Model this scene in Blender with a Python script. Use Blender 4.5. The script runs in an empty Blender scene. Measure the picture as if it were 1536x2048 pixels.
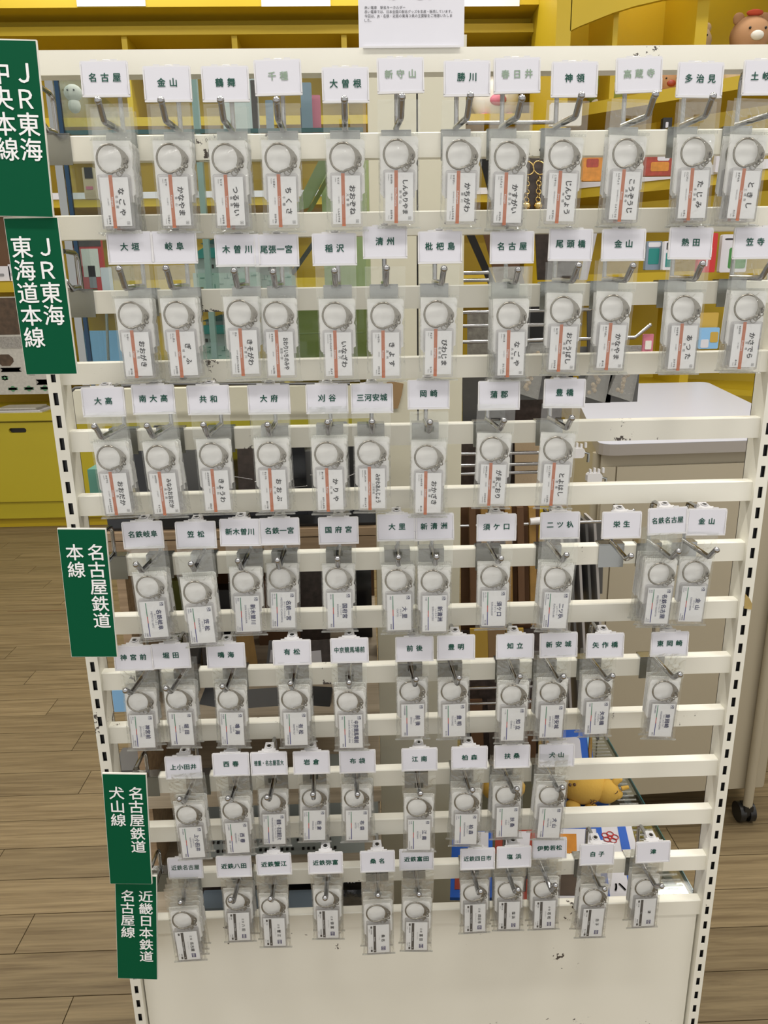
import bpy, math, random
import numpy as np
from mathutils import Vector, Matrix
random.seed(7)
S = bpy.context.scene
COL = S.collection
PI = math.pi

# ---------------------------------------------------------------- camera
CP = (0.336863, -0.829880, 1.441524)
RX, RY, RZ = -0.278264, 0.016199, -0.025107
F = 1490.0
W_RACK = 0.79765
ZR, ZL, ZB, DB = 0.417474, 1.366607, 1.755153, 0.006
_c, _s = math.cos, math.sin
Rz = np.array([[_c(RZ), -_s(RZ), 0], [_s(RZ), _c(RZ), 0], [0, 0, 1]])
Rx = np.array([[1, 0, 0], [0, _c(RX), -_s(RX)], [0, _s(RX), _c(RX)]])
Ry = np.array([[_c(RY), 0, _s(RY)], [0, 1, 0], [-_s(RY), 0, _c(RY)]])
CM = Rz @ Rx @ Ry
cam = bpy.data.cameras.new('camera')
cam.sensor_fit = 'VERTICAL'; cam.sensor_height = 36; cam.sensor_width = 27
cam.lens = F / 2048 * 36; cam.clip_start = 0.02; cam.clip_end = 50
co = bpy.data.objects.new('camera', cam); COL.objects.link(co)
mw = Matrix.Identity(4)
for i in range(3):
    mw[i][0] = CM[i, 0]; mw[i][1] = CM[i, 2]; mw[i][2] = -CM[i, 1]; mw[i][3] = CP[i]
co.matrix_world = mw
S.camera = co

def _ray(u, v):
    return CM @ np.array([(u - 768) / F, 1, (1024 - v) / F])
def P(u, v, Y):            # point of the sight line through a pixel at depth plane Y
    d = _ray(u, v); t = (Y - CP[1]) / d[1]
    return Vector([CP[i] + t * d[i] for i in range(3)])
def G(u, v, z):            # same, on a horizontal plane
    d = _ray(u, v); t = (z - CP[2]) / d[2]
    return Vector([CP[i] + t * d[i] for i in range(3)])

# ---------------------------------------------------------------- light
S.view_settings.view_transform = 'Standard'; S.view_settings.look = 'None'
S.view_settings.gamma = 1; S.view_settings.use_curve_mapping = False
S.view_settings.exposure = 0.10
S.cycles.transparent_max_bounces = 40
S.cycles.max_bounces = 8
w = bpy.data.worlds.new('world'); S.world = w; w.use_nodes = True
w.node_tree.nodes['Background'].inputs[0].default_value = (1.0, 0.98, 0.95, 1)
w.node_tree.nodes['Background'].inputs[1].default_value = 0.80
def area(name, loc, sx, sy, power, rot=(0, 0, 0), col=(1, .97, .92)):
    l = bpy.data.lights.new(name, 'AREA'); l.shape = 'RECTANGLE'; l.size = sx; l.size_y = sy
    l.energy = power; l.color = col
    o = bpy.data.objects.new(name, l); COL.objects.link(o); o.location = loc; o.rotation_euler = rot
LIGHTS = [(-1.3, -.75, 1.25, .16), (.45, -.75, 1.25, .16), (2.2, -.75, 1.25, .16),
          (-1.3, 1.0, 1.25, .16), (.45, 1.0, 1.25, .16), (2.2, 1.0, 1.25, .16),
          (-1.3, 3.2, 1.25, .16), (.6, 3.2, 1.25, .16), (2.4, 3.2, 1.25, .16)]
for x, y, a, b in LIGHTS:
    area('ceiling_lamp', (x, y, 3.55), a, b, 26 if y < 2 else 8)

area('wall_fill_lamp', (.2, 3.75, 3.5), 4.5, .06, 34)  # unseen strip lamp, added to brighten the top of the yellow wall

# ---------------------------------------------------------------- materials
MATS = {}
def mat(name, col, rough=.5, metal=0, spec=.5, **k):
    m = bpy.data.materials.new(name); m.use_nodes = True
    b = m.node_tree.nodes['Principled BSDF']
    b.inputs['Base Color'].default_value = (*col, 1)
    b.inputs['Roughness'].default_value = rough
    b.inputs['Metallic'].default_value = metal
    b.inputs['Specular IOR Level'].default_value = spec
    MATS[name] = m
    nt = m.node_tree; N = nt.nodes; L = nt.links
    if k.get('bump') or k.get('vary'):
        tc = N.new('ShaderNodeTexCoord'); no = N.new('ShaderNodeTexNoise')
        no.inputs['Scale'].default_value = k.get('scale', 60); no.inputs['Detail'].default_value = 5
        L.new(tc.outputs['Object'], no.inputs['Vector'])
        if k.get('bump'):
            bp = N.new('ShaderNodeBump'); bp.inputs['Strength'].default_value = k['bump']
            bp.inputs['Distance'].default_value = k.get('dist', .001)
            L.new(no.outputs['Fac'], bp.inputs['Height']); L.new(bp.outputs[0], b.inputs['Normal'])
        if k.get('vary'):
            mx = N.new('ShaderNodeMix'); mx.data_type = 'RGBA'
            mx.inputs[6].default_value = (*[c * (1 - k['vary']) for c in col], 1)
            mx.inputs[7].default_value = (*[min(1, c * (1 + k['vary'])) for c in col], 1)
            L.new(no.outputs['Fac'], mx.inputs[0]); L.new(mx.outputs[2], b.inputs['Base Color'])
    return m

def clear(name, tint, milky, gloss, rough=.08, bump=0, scale=120, dist=.002, edge=.5):
    """see-through plastic or glass: transparent + a little milkiness + a glossy coat"""
    m = bpy.data.materials.new(name); m.use_nodes = True; nt = m.node_tree; N = nt.nodes; L = nt.links
    N.clear(); out = N.new('ShaderNodeOutputMaterial')
    tr = N.new('ShaderNodeBsdfTransparent'); tr.inputs[0].default_value = (*tint, 1)
    df = N.new('ShaderNodeBsdfDiffuse'); df.inputs[0].default_value = (.8, .8, .78, 1)
    gl = N.new('ShaderNodeBsdfGlossy'); gl.inputs['Roughness'].default_value = rough
    m1 = N.new('ShaderNodeMixShader'); m1.inputs[0].default_value = milky
    L.new(tr.outputs[0], m1.inputs[1]); L.new(df.outputs[0], m1.inputs[2])
    lw = N.new('ShaderNodeLayerWeight'); lw.inputs[0].default_value = .35
    mul = N.new('ShaderNodeMath'); mul.operation = 'MULTIPLY_ADD'
    mul.inputs[1].default_value = edge; mul.inputs[2].default_value = gloss
    L.new(lw.outputs['Fresnel'], mul.inputs[0])
    m2 = N.new('ShaderNodeMixShader'); L.new(mul.outputs[0], m2.inputs[0])
    L.new(m1.outputs[0], m2.inputs[1]); L.new(gl.outputs[0], m2.inputs[2]); L.new(m2.outputs[0], out.inputs[0])
    if bump:
        tc = N.new('ShaderNodeTexCoord'); no = N.new('ShaderNodeTexNoise')
        no.inputs['Scale'].default_value = scale; no.inputs['Detail'].default_value = 2; no.inputs['Distortion'].default_value = 1.2
        bp = N.new('ShaderNodeBump'); bp.inputs['Strength'].default_value = bump; bp.inputs['Distance'].default_value = dist
        L.new(tc.outputs['Object'], no.inputs['Vector']); L.new(no.outputs[0], bp.inputs['Height'])
        for n in (gl, df, lw): L.new(bp.outputs[0], n.inputs['Normal'])
    MATS[name] = m
    return m

def rack_paint():
    m = mat('rack_paint', (.80, .775, .69), .38)
    nt = m.node_tree; N = nt.nodes; L = nt.links; b = N['Principled BSDF']
    tc = N.new('ShaderNodeTexCoord')
    no = N.new('ShaderNodeTexNoise'); no.inputs['Scale'].default_value = 70; no.inputs['Detail'].default_value = 8; no.inputs['Roughness'].default_value = .7
    n2 = N.new('ShaderNodeTexNoise'); n2.inputs['Scale'].default_value = 9; n2.inputs['Detail'].default_value = 1
    ad = N.new('ShaderNodeMath'); ad.operation = 'ADD'
    sb = N.new('ShaderNodeMath'); sb.operation = 'GREATER_THAN'; sb.inputs[1].default_value = 1.268
    L.new(tc.outputs['Object'], no.inputs[0]); L.new(tc.outputs['Object'], n2.inputs[0])
    L.new(no.outputs[0], ad.inputs[0]); L.new(n2.outputs[0], ad.inputs[1]); L.new(ad.outputs[0], sb.inputs[0])
    n3 = N.new('ShaderNodeTexNoise'); n3.inputs['Scale'].default_value = 4; n3.inputs['Detail'].default_value = 4
    L.new(tc.outputs['Object'], n3.inputs[0])
    base = N.new('ShaderNodeMix'); base.data_type = 'RGBA'
    base.inputs[6].default_value = (.76, .735, .63, 1); base.inputs[7].default_value = (.84, .82, .735, 1)
    L.new(n3.outputs[0], base.inputs[0])
    mx = N.new('ShaderNodeMix'); mx.data_type = 'RGBA'
    L.new(base.outputs[2], mx.inputs[6]); mx.inputs[7].default_value = (.07, .055, .045, 1)
    L.new(sb.outputs[0], mx.inputs[0]); L.new(mx.outputs[2], b.inputs['Base Color'])
    return m

def wood(name, c1, c2, scale=1.0, rough=.45, per_obj=True):
    m = mat(name, c1, rough, spec=.35); nt = m.node_tree; N = nt.nodes; L = nt.links; b = N['Principled BSDF']
    tc = N.new('ShaderNodeTexCoord'); mp = N.new('ShaderNodeMapping')
    mp.inputs['Scale'].default_value = (2.6 * scale, 62 * scale, 62 * scale)
    L.new(tc.outputs['Object'], mp.inputs[0])
    oi = N.new('ShaderNodeObjectInfo'); av = N.new('ShaderNodeVectorMath'); av.operation = 'ADD'
    sc = N.new('ShaderNodeMath'); sc.operation = 'MULTIPLY'; sc.inputs[1].default_value = 50
    L.new(oi.outputs['Random'], sc.inputs[0]); L.new(mp.outputs[0], av.inputs[0]); L.new(sc.outputs[0], av.inputs[1])
    no = N.new('ShaderNodeTexNoise'); no.inputs['Scale'].default_value = 1.1; no.inputs['Detail'].default_value = 9
    no.inputs['Roughness'].default_value = .66; no.inputs['Distortion'].default_value = .5
    L.new(av.outputs[0], no.inputs[0])
    cr = N.new('ShaderNodeValToRGB'); cr.color_ramp.elements[0].position = .32; cr.color_ramp.elements[1].position = .62
    cr.color_ramp.elements[0].color = (*c2, 1); cr.color_ramp.elements[1].color = (*c1, 1)
    L.new(no.outputs[0], cr.inputs[0])
    br = N.new('ShaderNodeHueSaturation'); ma = N.new('ShaderNodeMapRange')
    ma.inputs[3].default_value = .88; ma.inputs[4].default_value = 1.12
    L.new(oi.outputs['Random'], ma.inputs[0]); L.new(ma.outputs[0], br.inputs['Value'])
    L.new(cr.outputs[0], br.inputs['Color']); L.new(br.outputs[0], b.inputs['Base Color'])
    return m

rack_paint()
wood('floor_wood', (.245, .185, .100), (.125, .088, .045))
wood('shelf_wood', (.42, .30, .19), (.26, .18, .11), 1.5)
wood('pale_wood', (.55, .47, .36), (.40, .33, .24), 1.5)
mat('chrome', (.42, .42, .43), .14, 1)
mat('satin_steel', (.36, .37, .36), .24, 1, bump=.15, scale=200)
mat('nickel', (.30, .28, .24), .2, 1)
clear('film', (.99, .995, .985), .065, .02, .1, bump=.6, scale=60, dist=.005, edge=.34)
clear('film_seal', (.95, .96, .94), .2, .06, .15, bump=1, scale=400, edge=.5)
clear('acrylic', (.965, .96, .97), .10, .04, .05, edge=.45)
clear('glass', (.90, .94, .93), .0, .01, .03, edge=.3)
mat('glass_edge', (.03, .12, .13), .08)
mat('blue_glass_edge', (.0, .03, .075), .06)
mat('pale_glass_edge', (.30, .40, .38), .1)
mat('backing_card', (.90, .89, .87), .5, bump=.1, scale=30)
mat('white_plastic', (.70, .69, .70), .35)
mat('paper', (.69, .685, .74), .6, vary=.03, scale=20)
mat('label_paper', (.80, .80, .81), .3)
mat('sign_green', (.0, .085, .035), .6, spec=.12)
mat('sign_edge', (.75, .73, .66), .6)
mat('sign_white', (.9, .9, .9), .5)
mat('ink_green', (.0, .07, .045), .6)
mat('ink_faded', (.27, .36, .27), .6)
mat('ink_mid', (.07, .13, .10), .6)
mat('ink_black', (.02, .02, .025), .5)
mat('ink_navy', (.03, .035, .12), .5)
mat('ink_grey', (.25, .25, .27), .5)
mat('band_orange', (.50, .16, .075), .4)
mat('band_brown', (.035, .028, .024), .4)
mat('line_green', (.05, .22, .13), .4)
mat('line_red', (.5, .03, .03), .4)
mat('line_navy', (.03, .03, .22), .4)
mat('box_navy', (.04, .03, .14), .4)
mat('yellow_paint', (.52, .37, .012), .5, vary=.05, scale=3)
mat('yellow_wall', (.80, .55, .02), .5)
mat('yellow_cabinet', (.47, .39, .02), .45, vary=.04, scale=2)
mat('black', (.008, .008, .009), .4)
mat('black_gloss', (.012, .013, .016), .12)
mat('beige_metal', (.60, .575, .46), .42, vary=.04, scale=3)
mat('cart_beige', (.42, .37, .27), .5, vary=.03, scale=8)
mat('table_white', (.52, .54, .62), .28)
mat('table_edge', (.33, .30, .27), .5)
mat('rubber', (.012, .012, .012), .35)
mat('ceiling_white', (.8, .8, .78), .8)
mat('teal', (.012, .22, .20), .45)
mat('teal_dark', (.008, .055, .055), .5)
mat('teal_light', (.10, .42, .42), .4)
mat('card_grey', (.45, .50, .49), .5)
mat('card_bluegrey', (.20, .26, .33), .5)
mat('mint_wall', (.40, .52, .46), .5)
mat('mint_dark', (.08, .25, .19), .5)
mat('olive', (.22, .25, .06), .4)
mat('olive_pale', (.36, .42, .20), .35)
mat('brown', (.13, .065, .03), .5)
mat('cardboard', (.30, .19, .09), .7)
mat('amber', (.33, .19, .05), .35, vary=.35, scale=60)
mat('gold', (.75, .55, .22), .2, 1)
mat('gold_card', (.55, .36, .06), .4)
mat('red', (.55, .03, .03), .45)
mat('pink', (.6, .18, .25), .5)
mat('blue', (.01, .11, .55), .4)
mat('blue_light', (.25, .5, .8), .4)
mat('food_orange', (.6, .24, .03), .4, vary=.4, scale=40)
mat('food_red', (.35, .05, .03), .4, vary=.5, scale=40)
mat('leaf_green', (.06, .25, .06), .5)
mat('map_green', (.10, .26, .14), .6)
mat('plush_beige', (.62, .48, .32), .9, bump=.5, scale=300)
mat('plush_brown', (.45, .25, .13), .9, bump=.5, scale=300)
mat('plush_green', (.38, .50, .16), .9, bump=.5, scale=300)
mat('plush_white', (.75, .73, .68), .9, bump=.5, scale=300)
mat('plush_yellow', (.66, .40, .07), .85, bump=.4, scale=250)
mat('plush_red', (.65, .10, .05), .9)
mat('grey_card', (.38, .36, .35), .5)
mat('grey_dark', (.10, .10, .10), .4)
mat('printed_dark', (.06, .045, .04), .4, vary=.8, scale=90)
mat('printed_grey', (.30, .29, .27), .5, vary=.7, scale=120)
mat('newsprint', (.50, .49, .45), .6, vary=.25, scale=60)
mat('dark_photo', (.08, .05, .03), .5, vary=.9, scale=30)
mat('silver_foil', (.55, .58, .62), .2, 1, bump=.6, scale=60, dist=.003)
mat('tape', (.42, .30, .10), .4, vary=.3, scale=90)
M = MATS
for n in ('newsprint', 'printed_grey', 'printed_dark', 'dark_photo'):
    pass

# ---------------------------------------------------------------- mesh helpers
class MB:
    def __init__(s): s.v = []; s.f = []; s.m = []; s.sm = []
    def add(s, vs, fs, mi=0, smooth=False):
        o = len(s.v); s.v += [tuple(x) for x in vs]
        for f in fs: s.f.append([i + o for i in f]); s.m.append(mi); s.sm.append(smooth)
    def box(s, a, b, mi=0, bev=0):
        x0, y0, z0 = [min(a[i], b[i]) for i in range(3)]; x1, y1, z1 = [max(a[i], b[i]) for i in range(3)]
        if bev <= 0:
            s.add([(x0, y0, z0), (x1, y0, z0), (x1, y1, z0), (x0, y1, z0), (x0, y0, z1), (x1, y0, z1), (x1, y1, z1), (x0, y1, z1)],
                  [(0, 3, 2, 1), (4, 5, 6, 7), (0, 1, 5, 4), (1, 2, 6, 5), (2, 3, 7, 6), (3, 0, 4, 7)], mi)
        else:   # chamfered in the XZ outline
            e = bev; o = [(x0 + e, z0), (x1 - e, z0), (x1, z0 + e), (x1, z1 - e), (x1 - e, z1), (x0 + e, z1), (x0, z1 - e), (x0, z0 + e)]
            s.prism(o, y0, y1, mi)
        return s
    def prism(s, outline, y0, y1, mi=0):     # outline in XZ, counter-clockwise seen from -Y
        n = len(outline)
        s.add([(x, y0, z) for x, z in outline] + [(x, y1, z) for x, z in outline],
              [list(range(n)), list(range(2 * n - 1, n - 1, -1))] + [(i, i + n, (i + 1) % n + n, (i + 1) % n) for i in range(n)], mi)
        return s
    def prismz(s, outline, z0, z1, mi=0):
        n = len(outline)
        s.add([(x, y, z0) for x, y in outline] + [(x, y, z1) for x, y in outline],
              [list(range(n - 1, -1, -1)), list(range(n, 2 * n))] + [(i, (i + 1) % n, (i + 1) % n + n, i + n) for i in range(n)], mi)
        return s
    def hexa(s, p, mi=0):                    # eight corners: bottom 4 then top 4
        s.add(p, [(0, 3, 2, 1), (4, 5, 6, 7), (0, 1, 5, 4), (1, 2, 6, 5), (2, 3, 7, 6), (3, 0, 4, 7)], mi); return s
    def tube(s, pts, r, seg=8, mi=0, closed=False, caps=True):
        pts = [Vector(p) for p in pts]; n = len(pts); rs = r if isinstance(r, (list, tuple)) else [r] * n
        vs = []; fs = []; up = Vector((0, 0, 1)); prev = None
        for i, p in enumerate(pts):
            if closed: t = pts[(i + 1) % n] - pts[i - 1]
            else: t = pts[min(i + 1, n - 1)] - pts[max(i - 1, 0)]
            t.normalize()
            if prev is None:
                a = up if abs(t.z) < .9 else Vector((1, 0, 0))
                x = t.cross(a).normalized()
            else:
                x = (prev - t * prev.dot(t)).normalized()
            prev = x; y = t.cross(x)
            for k in range(seg):
                an = 2 * PI * k / seg; vs.append(p + x * (rs[i] * math.cos(an)) + y * (rs[i] * math.sin(an)))
        m = n if closed else n - 1
        for i in range(m):
            for k in range(seg):
                a = i * seg + k; b = i * seg + (k + 1) % seg; j = ((i + 1) % n) * seg
                fs.append((a, b, j + (k + 1) % seg, j + k))
        s.add(vs, fs, mi, True)
        if caps and not closed:
            s.add(vs[:seg], [list(range(seg - 1, -1, -1))], mi); s.add(vs[-seg:], [list(range(seg))], mi)
        return s
    def ball(s, c, r, mi=0, seg=12, sc=(1, 1, 1)):
        vs = []; fs = []; rings = seg // 2
        for i in range(rings + 1):
            th = PI * i / rings
            for k in range(seg):
                an = 2 * PI * k / seg
                vs.append((c[0] + r * sc[0] * math.sin(th) * math.cos(an), c[1] + r * sc[1] * math.sin(th) * math.sin(an), c[2] + r * sc[2] * math.cos(th)))
        for i in range(rings):
            for k in range(seg):
                a = i * seg + k; b = i * seg + (k + 1) % seg
                fs.append((a, a + seg, b + seg, b))
        s.add(vs, fs, mi, True); return s
    def cyl(s, a, b, r, seg=16, mi=0): return s.tube([a, b], r, seg, mi)
    def torus(s, c, R, r, ax=(0, 1, 0), mi=0, n=14, seg=6, sy=1):
        ax = Vector(ax).normalized(); x = ax.orthogonal().normalized(); y = ax.cross(x)
        return s.tube([Vector(c) + x * (R * math.cos(2 * PI * i / n)) + y * (R * sy * math.sin(2 * PI * i / n)) for i in range(n)], r, seg, mi, closed=True)
    def mesh(s, name, mats):
        me = bpy.data.meshes.new(name); me.from_pydata(s.v, [], s.f)
        for m in (mats if isinstance(mats, (list, tuple)) else [mats]): me.materials.append(M[m])
        me.polygons.foreach_set('material_index', s.m); me.polygons.foreach_set('use_smooth', s.sm); me.update()
        return me
    def build(s, name, mats, parent=None): return link(name, s.mesh(name, mats), parent)

def link(name, me, parent=None):
    o = bpy.data.objects.new(name, me); COL.objects.link(o)
    if parent: o.parent = parent
    return o
def thing(name, label, cat, loc=(0, 0, 0), group=None):
    o = bpy.data.objects.new(name, None); o.empty_display_size = .02; COL.objects.link(o); o.location = loc
    return tag(o, label, cat, group)
def tag(o, label, cat, group=None, kind=None):
    if label: o['label'] = label
    if cat: o['category'] = cat
    if group: o['group'] = group
    if kind: o['kind'] = kind
    return o
def struct(o, label=None, cat=None):
    o['kind'] = 'structure'
    if label: o['label'] = label
    if cat: o['category'] = cat
    return o

# text: one hidden font curve turned into mesh pieces, cached per string
_fc = bpy.data.curves.new('lettering_source', 'FONT'); _fo = bpy.data.objects.new('lettering_source', _fc)
_fc.resolution_u = 2; _fc.fill_mode = 'FRONT'
_cache = {}
def glyphs(s, bold):
    bold = 0
    if (s, bold) not in _cache:
        _fc.body = s; _fc.offset = bold; COL.objects.link(_fo)
        dg = bpy.context.evaluated_depsgraph_get(); dg.update()
        me = bpy.data.meshes.new_from_object(_fo.evaluated_get(dg)); COL.objects.unlink(_fo)
        vs = [tuple(v.co) for v in me.vertices]; fs = [tuple(p.vertices) for p in me.polygons]
        bpy.data.meshes.remove(me)
        x0 = min((v[0] for v in vs), default=0); x1 = max((v[0] for v in vs), default=1)
        y0 = min((v[1] for v in vs), default=0); y1 = max((v[1] for v in vs), default=1)
        _cache[(s, bold)] = (vs, fs, x0, x1, y0, y1)
    return _cache[(s, bold)]
def boldset(b):
    return ((0, 0),) if b < .0125 else ((-b, 0), (b, 0), (0, b * .9), (0, -b * .7))
def put(mb, s, size, origin, ux, uy, mi, bold=0.012, sx=1, align='c', maxw=None):
    """lay the string with reading direction ux and letter-up uy, centred on origin"""
    vs, fs, x0, x1, y0, y1 = glyphs(s, bold)
    o = Vector(origin); ux = Vector(ux); uy = Vector(uy)
    wd = (x1 - x0) * size * sx
    if maxw and wd > maxw: sx *= maxw / wd
    ax = {'c': (x0 + x1) / 2, 'l': x0, 'r': x1}[align]; ay = .38
    nn = ux.cross(uy) * 5e-5
    for i_, (bx, by) in enumerate(boldset(bold)): mb.add([o + nn * i_ + ux * ((v[0] - ax + bx) * size * sx) + uy * ((v[1] - ay + by) * size) for v in vs], fs, mi)
def spaced(mb, s, size, pitch, origin, ux, uy, mi, bold=.012, sx=1):
    n = len(s); ux = Vector(ux)
    for i, ch in enumerate(s):
        vs, fs, x0, x1, y0, y1 = glyphs(ch, bold)
        o = Vector(origin) + ux * ((i - (n - 1) / 2) * pitch)
        nn = ux.cross(Vector(uy)) * 5e-5
        for i_, (bx, by) in enumerate(boldset(bold)): mb.add([o + nn * i_ + ux * ((v[0] + bx - .5 * (1 if ord(ch) > 255 else x0 + x1)) * size * sx) + Vector(uy) * ((v[1] + by - .38) * size) for v in vs], fs, mi)
XA, ZA = (1, 0, 0), (0, 0, 1)

# ================================================================ large structure
floor = MB().box((-4, -2, -.05), (4.5, 5.2, -.004)).build('floor', 'floor_wood'); struct(floor, 'wood-look laminate floor of long narrow planks', 'floor')
row_w = .1165; y = .454 - row_w * 3; k = 0; cnt = 0
plank_meshes = []
for L_ in (.92,):
    mb = MB(); e = .0012
    mb.box((e, e, -.004), (L_ - e, row_w - e, 0)); plank_meshes.append(mb.mesh('plank', 'floor_wood'))
while y < 4.55:
    off = -2.9 + (k * .37) % .92
    if abs(y - 1.175) < .03: off = G(143, 1611, 0).x - .92 * 3
    x = off
    while x < 2.6 and cnt < 292:
        if x + .92 > -.5 - (y + .9) * .55 and x < 1.0 + (y + .9) * .5:
            o = link('plank', plank_meshes[0], floor); o.location = (x, y, 0); cnt += 1
        x += .92
    y += row_w; k += 1
ga = G(15, 1223, 0); gb = G(132, 1220, 0)
mb = MB(); mb.prismz([(ga.x, ga.y - .001), ((ga.x + gb.x) / 2, ga.y - .005), (gb.x, gb.y - .004), (gb.x, gb.y + .003), ((ga.x + gb.x) / 2, ga.y + .004), (ga.x, ga.y + .001)], 0, .0006)
o = mb.build('floor_crack', 'brown', floor)
c = MB().box((-4, -2, 3.6), (4.5, 5.2, 3.7)).build('ceiling', 'ceiling_white'); struct(c)
wb = MB().box((-4, 5.1, 0), (4.5, 5.2, 3.6)).build('wall_back', 'yellow_wall'); struct(wb)
wl = MB().box((-4.1, -2, 0), (-4, 5.2, 3.6)).build('wall_left', 'ceiling_white'); struct(wl)
wr = MB().box((4.5, -2, 0), (4.6, 5.2, 3.6)).build('wall_right', 'ceiling_white'); struct(wr)

# ================================================================ the display rack
def zbar(k): return ZB - .075 * k          # top edge of cross bar k
TOPZ = P(800, 92, .0).z
rack = thing('display_rack', 'cream metal slatted display rack with slotted uprights and chipped paint', 'rack', (0, 0, 0))
def upright(xc, zslot):
    mb = MB(); hw = .0072; d = .030
    # slotted front face made of strips, leaving real holes
    mb.box((xc - hw, .0012, 0), (xc - hw + .0012, d, TOPZ)); mb.box((xc + hw - .0012, .0012, 0), (xc + hw, d, TOPZ)); mb.box((xc - hw, d - .0012, 0), (xc + hw, d, TOPZ))
    sw = .0026; sh = .0068
    mb.box((xc - hw, 0, 0), (xc - sw, .0012, TOPZ)); mb.box((xc + sw, 0, 0), (xc + hw, .0012, TOPZ))
    z = zslot % .025; prev = 0
    while z < TOPZ - .012:
        if z - sh > prev: mb.box((xc - sw, 0, prev), (xc + sw, .0012, z - sh))
        prev = z + sh; z += .025
    mb.box((xc - sw, 0, prev), (xc + sw, .0012, TOPZ))
    return mb.build('slotted_upright', 'rack_paint', rack)
upright(0, ZL); upright(W_RACK, ZR)
for xc in (0, W_RACK):   # black filler stands in for the shade inside the tube behind the slots
    MB().box((xc - .0058, .004, .01), (xc + .0058, .0285, TOPZ - .01)).build('tube_shade', 'black', rack)
XL, XR_ = .0072, W_RACK - .0072
ztb = P(85, 152, DB).z
MB().box((XL - .004, DB - .002, ztb), (XR_ + .004, DB + .016, TOPZ), 0).build('top_bar', 'rack_paint', rack)
for k in range(2, 16):
    zt = zbar(k); r_ = .0012
    mb = MB()
    prof = [(DB, zt - .024), (DB, zt - r_), (DB + r_, zt), (DB + .0125, zt), (DB + .0125, zt - .024)]
    n = len(prof)
    mb.add([(XL, a, b) for a, b in prof] + [(XR_, a, b) for a, b in prof],
           [list(range(n)), list(range(2 * n - 1, n - 1, -1))] + [(i, i + n, (i + 1) % n + n, (i + 1) % n) for i in range(n)])
    mb.build('cross_bar', 'rack_paint', rack)
zp = zbar(15) - .0255
MB().box((XL + .002, DB + .0015, .08), (XR_ - .003, DB + .012, zp)).build('kick_panel', 'rack_paint', rack)
MB().box((XL, DB + .008, 0), (XR_, DB + .02, .08)).build('base_rail', 'rack_paint', rack)
for xc in (0, W_RACK):
    MB().box((xc - .02, -.02, 0), (xc + .02, .06, .012)).build('foot', 'rack_paint', rack)
# torn tape left on the right upright
tp = P(1500, 1203, -.001)
mb = MB(); mb.prism([(tp.x - .006, tp.z - .009), (tp.x + .0035, tp.z - .011), (tp.x + .003, tp.z - .003), (tp.x - .001, tp.z + .004), (tp.x - .0065, tp.z + .010)], -.0008, .0)
mb.box((tp.x - .0082, 0.001, tp.z + .002), (tp.x - .0072, .024, tp.z + .018)); t_ = mb.build('tape_scrap', 'tape', rack); t_['label'] = 'torn scrap of brown tape'

# ================================================================ hooks, cards, keychain packages
TIPY, CARDY, HD = -.060, -.029, .066
def hook_meshes():
    out = {}
    mb = MB(); hw = .0152      # saddle plate over the bar
    mb.box((-hw, -.0014, -.0275), (hw, .0, 0.0012), 0, 0); mb.box((-hw, -.0014, .0004), (hw, .014, .0018)); mb.box((-hw, .0128, -.012), (hw, .014, .0018))
    out['plate'] = mb.mesh('saddle_plate', 'satin_steel')
    return out
HM = hook_meshes()
ROWNAME = {2: 'top', 4: 'second', 6: 'third', 8: 'fourth', 10: 'fifth', 12: 'sixth', 14: 'bottom'}
def make_hook(X, k, tip, armtop, label, arm_y=CARDY):
    zt = zbar(k); h = thing('display_hook', label, 'hook', (X, DB, zt), f'chrome hooks on the {ROWNAME[k]} hook row')
    link('saddle_plate', HM['plate'], h)
    ty = tip.y - DB; tz = tip.z - zt; dx = tip.x - X
    mb = MB()
    pts = [(0, .002, .0035), (dx * .3, ty * .35, .0025), (dx * .75, ty + .0135, .0012), (dx * .8, ty + .0115, .0022), (dx * .95, ty + .003, tz - .0022), (dx, ty, tz)]
    mb.tube(pts, .0030, 10); mb.ball(pts[-1], .0036, 0, 10)
    mb.build('peg', 'chrome', h)
    az = armtop - zt; ay = arm_y - DB; r = .0024
    mb = MB(); mb.tube([(.001, .0045, .0), (.001, .0045, az - .008), (.001, .002, az - .002), (.001, -.004, az), (.001, ay + .0165, az)], r, 8)
    mb.build('card_arm', 'chrome', h)
    return h

def card_plate_mesh():
    w_, h_ = .0226, .0157
    mb = MB(); mb.box((-w_, 0, -h_), (w_, .0014, h_), 0, .0012)
    mb.box((-w_, -.0008, -h_), (w_, -.00001, -h_ + .0020))
    for sx in (-1, 1):
        x0 = -w_ if sx < 0 else w_ - .0013
        mb.box((x0, -.0012, -h_ + .0021), (x0 + .0013, -.00001, -.004)); mb.box((x0, -.0006, -.0039), (x0 + .0013, -.00001, h_ - .003))
    for x in (-.0095, .0095): mb.box((x - .003, .0002, h_), (x + .003, .0016, h_ + .0013))
    return mb.mesh('plate', 'white_plastic')
CARD_PL = card_plate_mesh()
_mb = MB(); _mb.box((-.0208, -.0003, -.0135), (.0208, 0, .0145)); CARD_PAPER = _mb.mesh('paper_insert', 'paper')
_mb = MB()
_mb.hexa([(-.0066, .0016, .008), (.0066, .0016, .008), (.0066, .0165, .011), (-.0066, .0165, .011),
          (-.0062, .0016, .0158), (.0062, .0016, .0158), (.0050, .0170, .0192), (-.0050, .0170, .0192)])
_mb.hexa([(-.0085, .0014, .013), (.0085, .0014, .013), (.0085, .006, .013), (-.0085, .006, .013),
          (-.0085, .0014, .0162), (.0085, .0014, .0162), (.0085, .006, .0170), (-.0085, .006, .0170)])
CARD_CLIP = _mb.mesh('clip', 'white_plastic')
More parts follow.
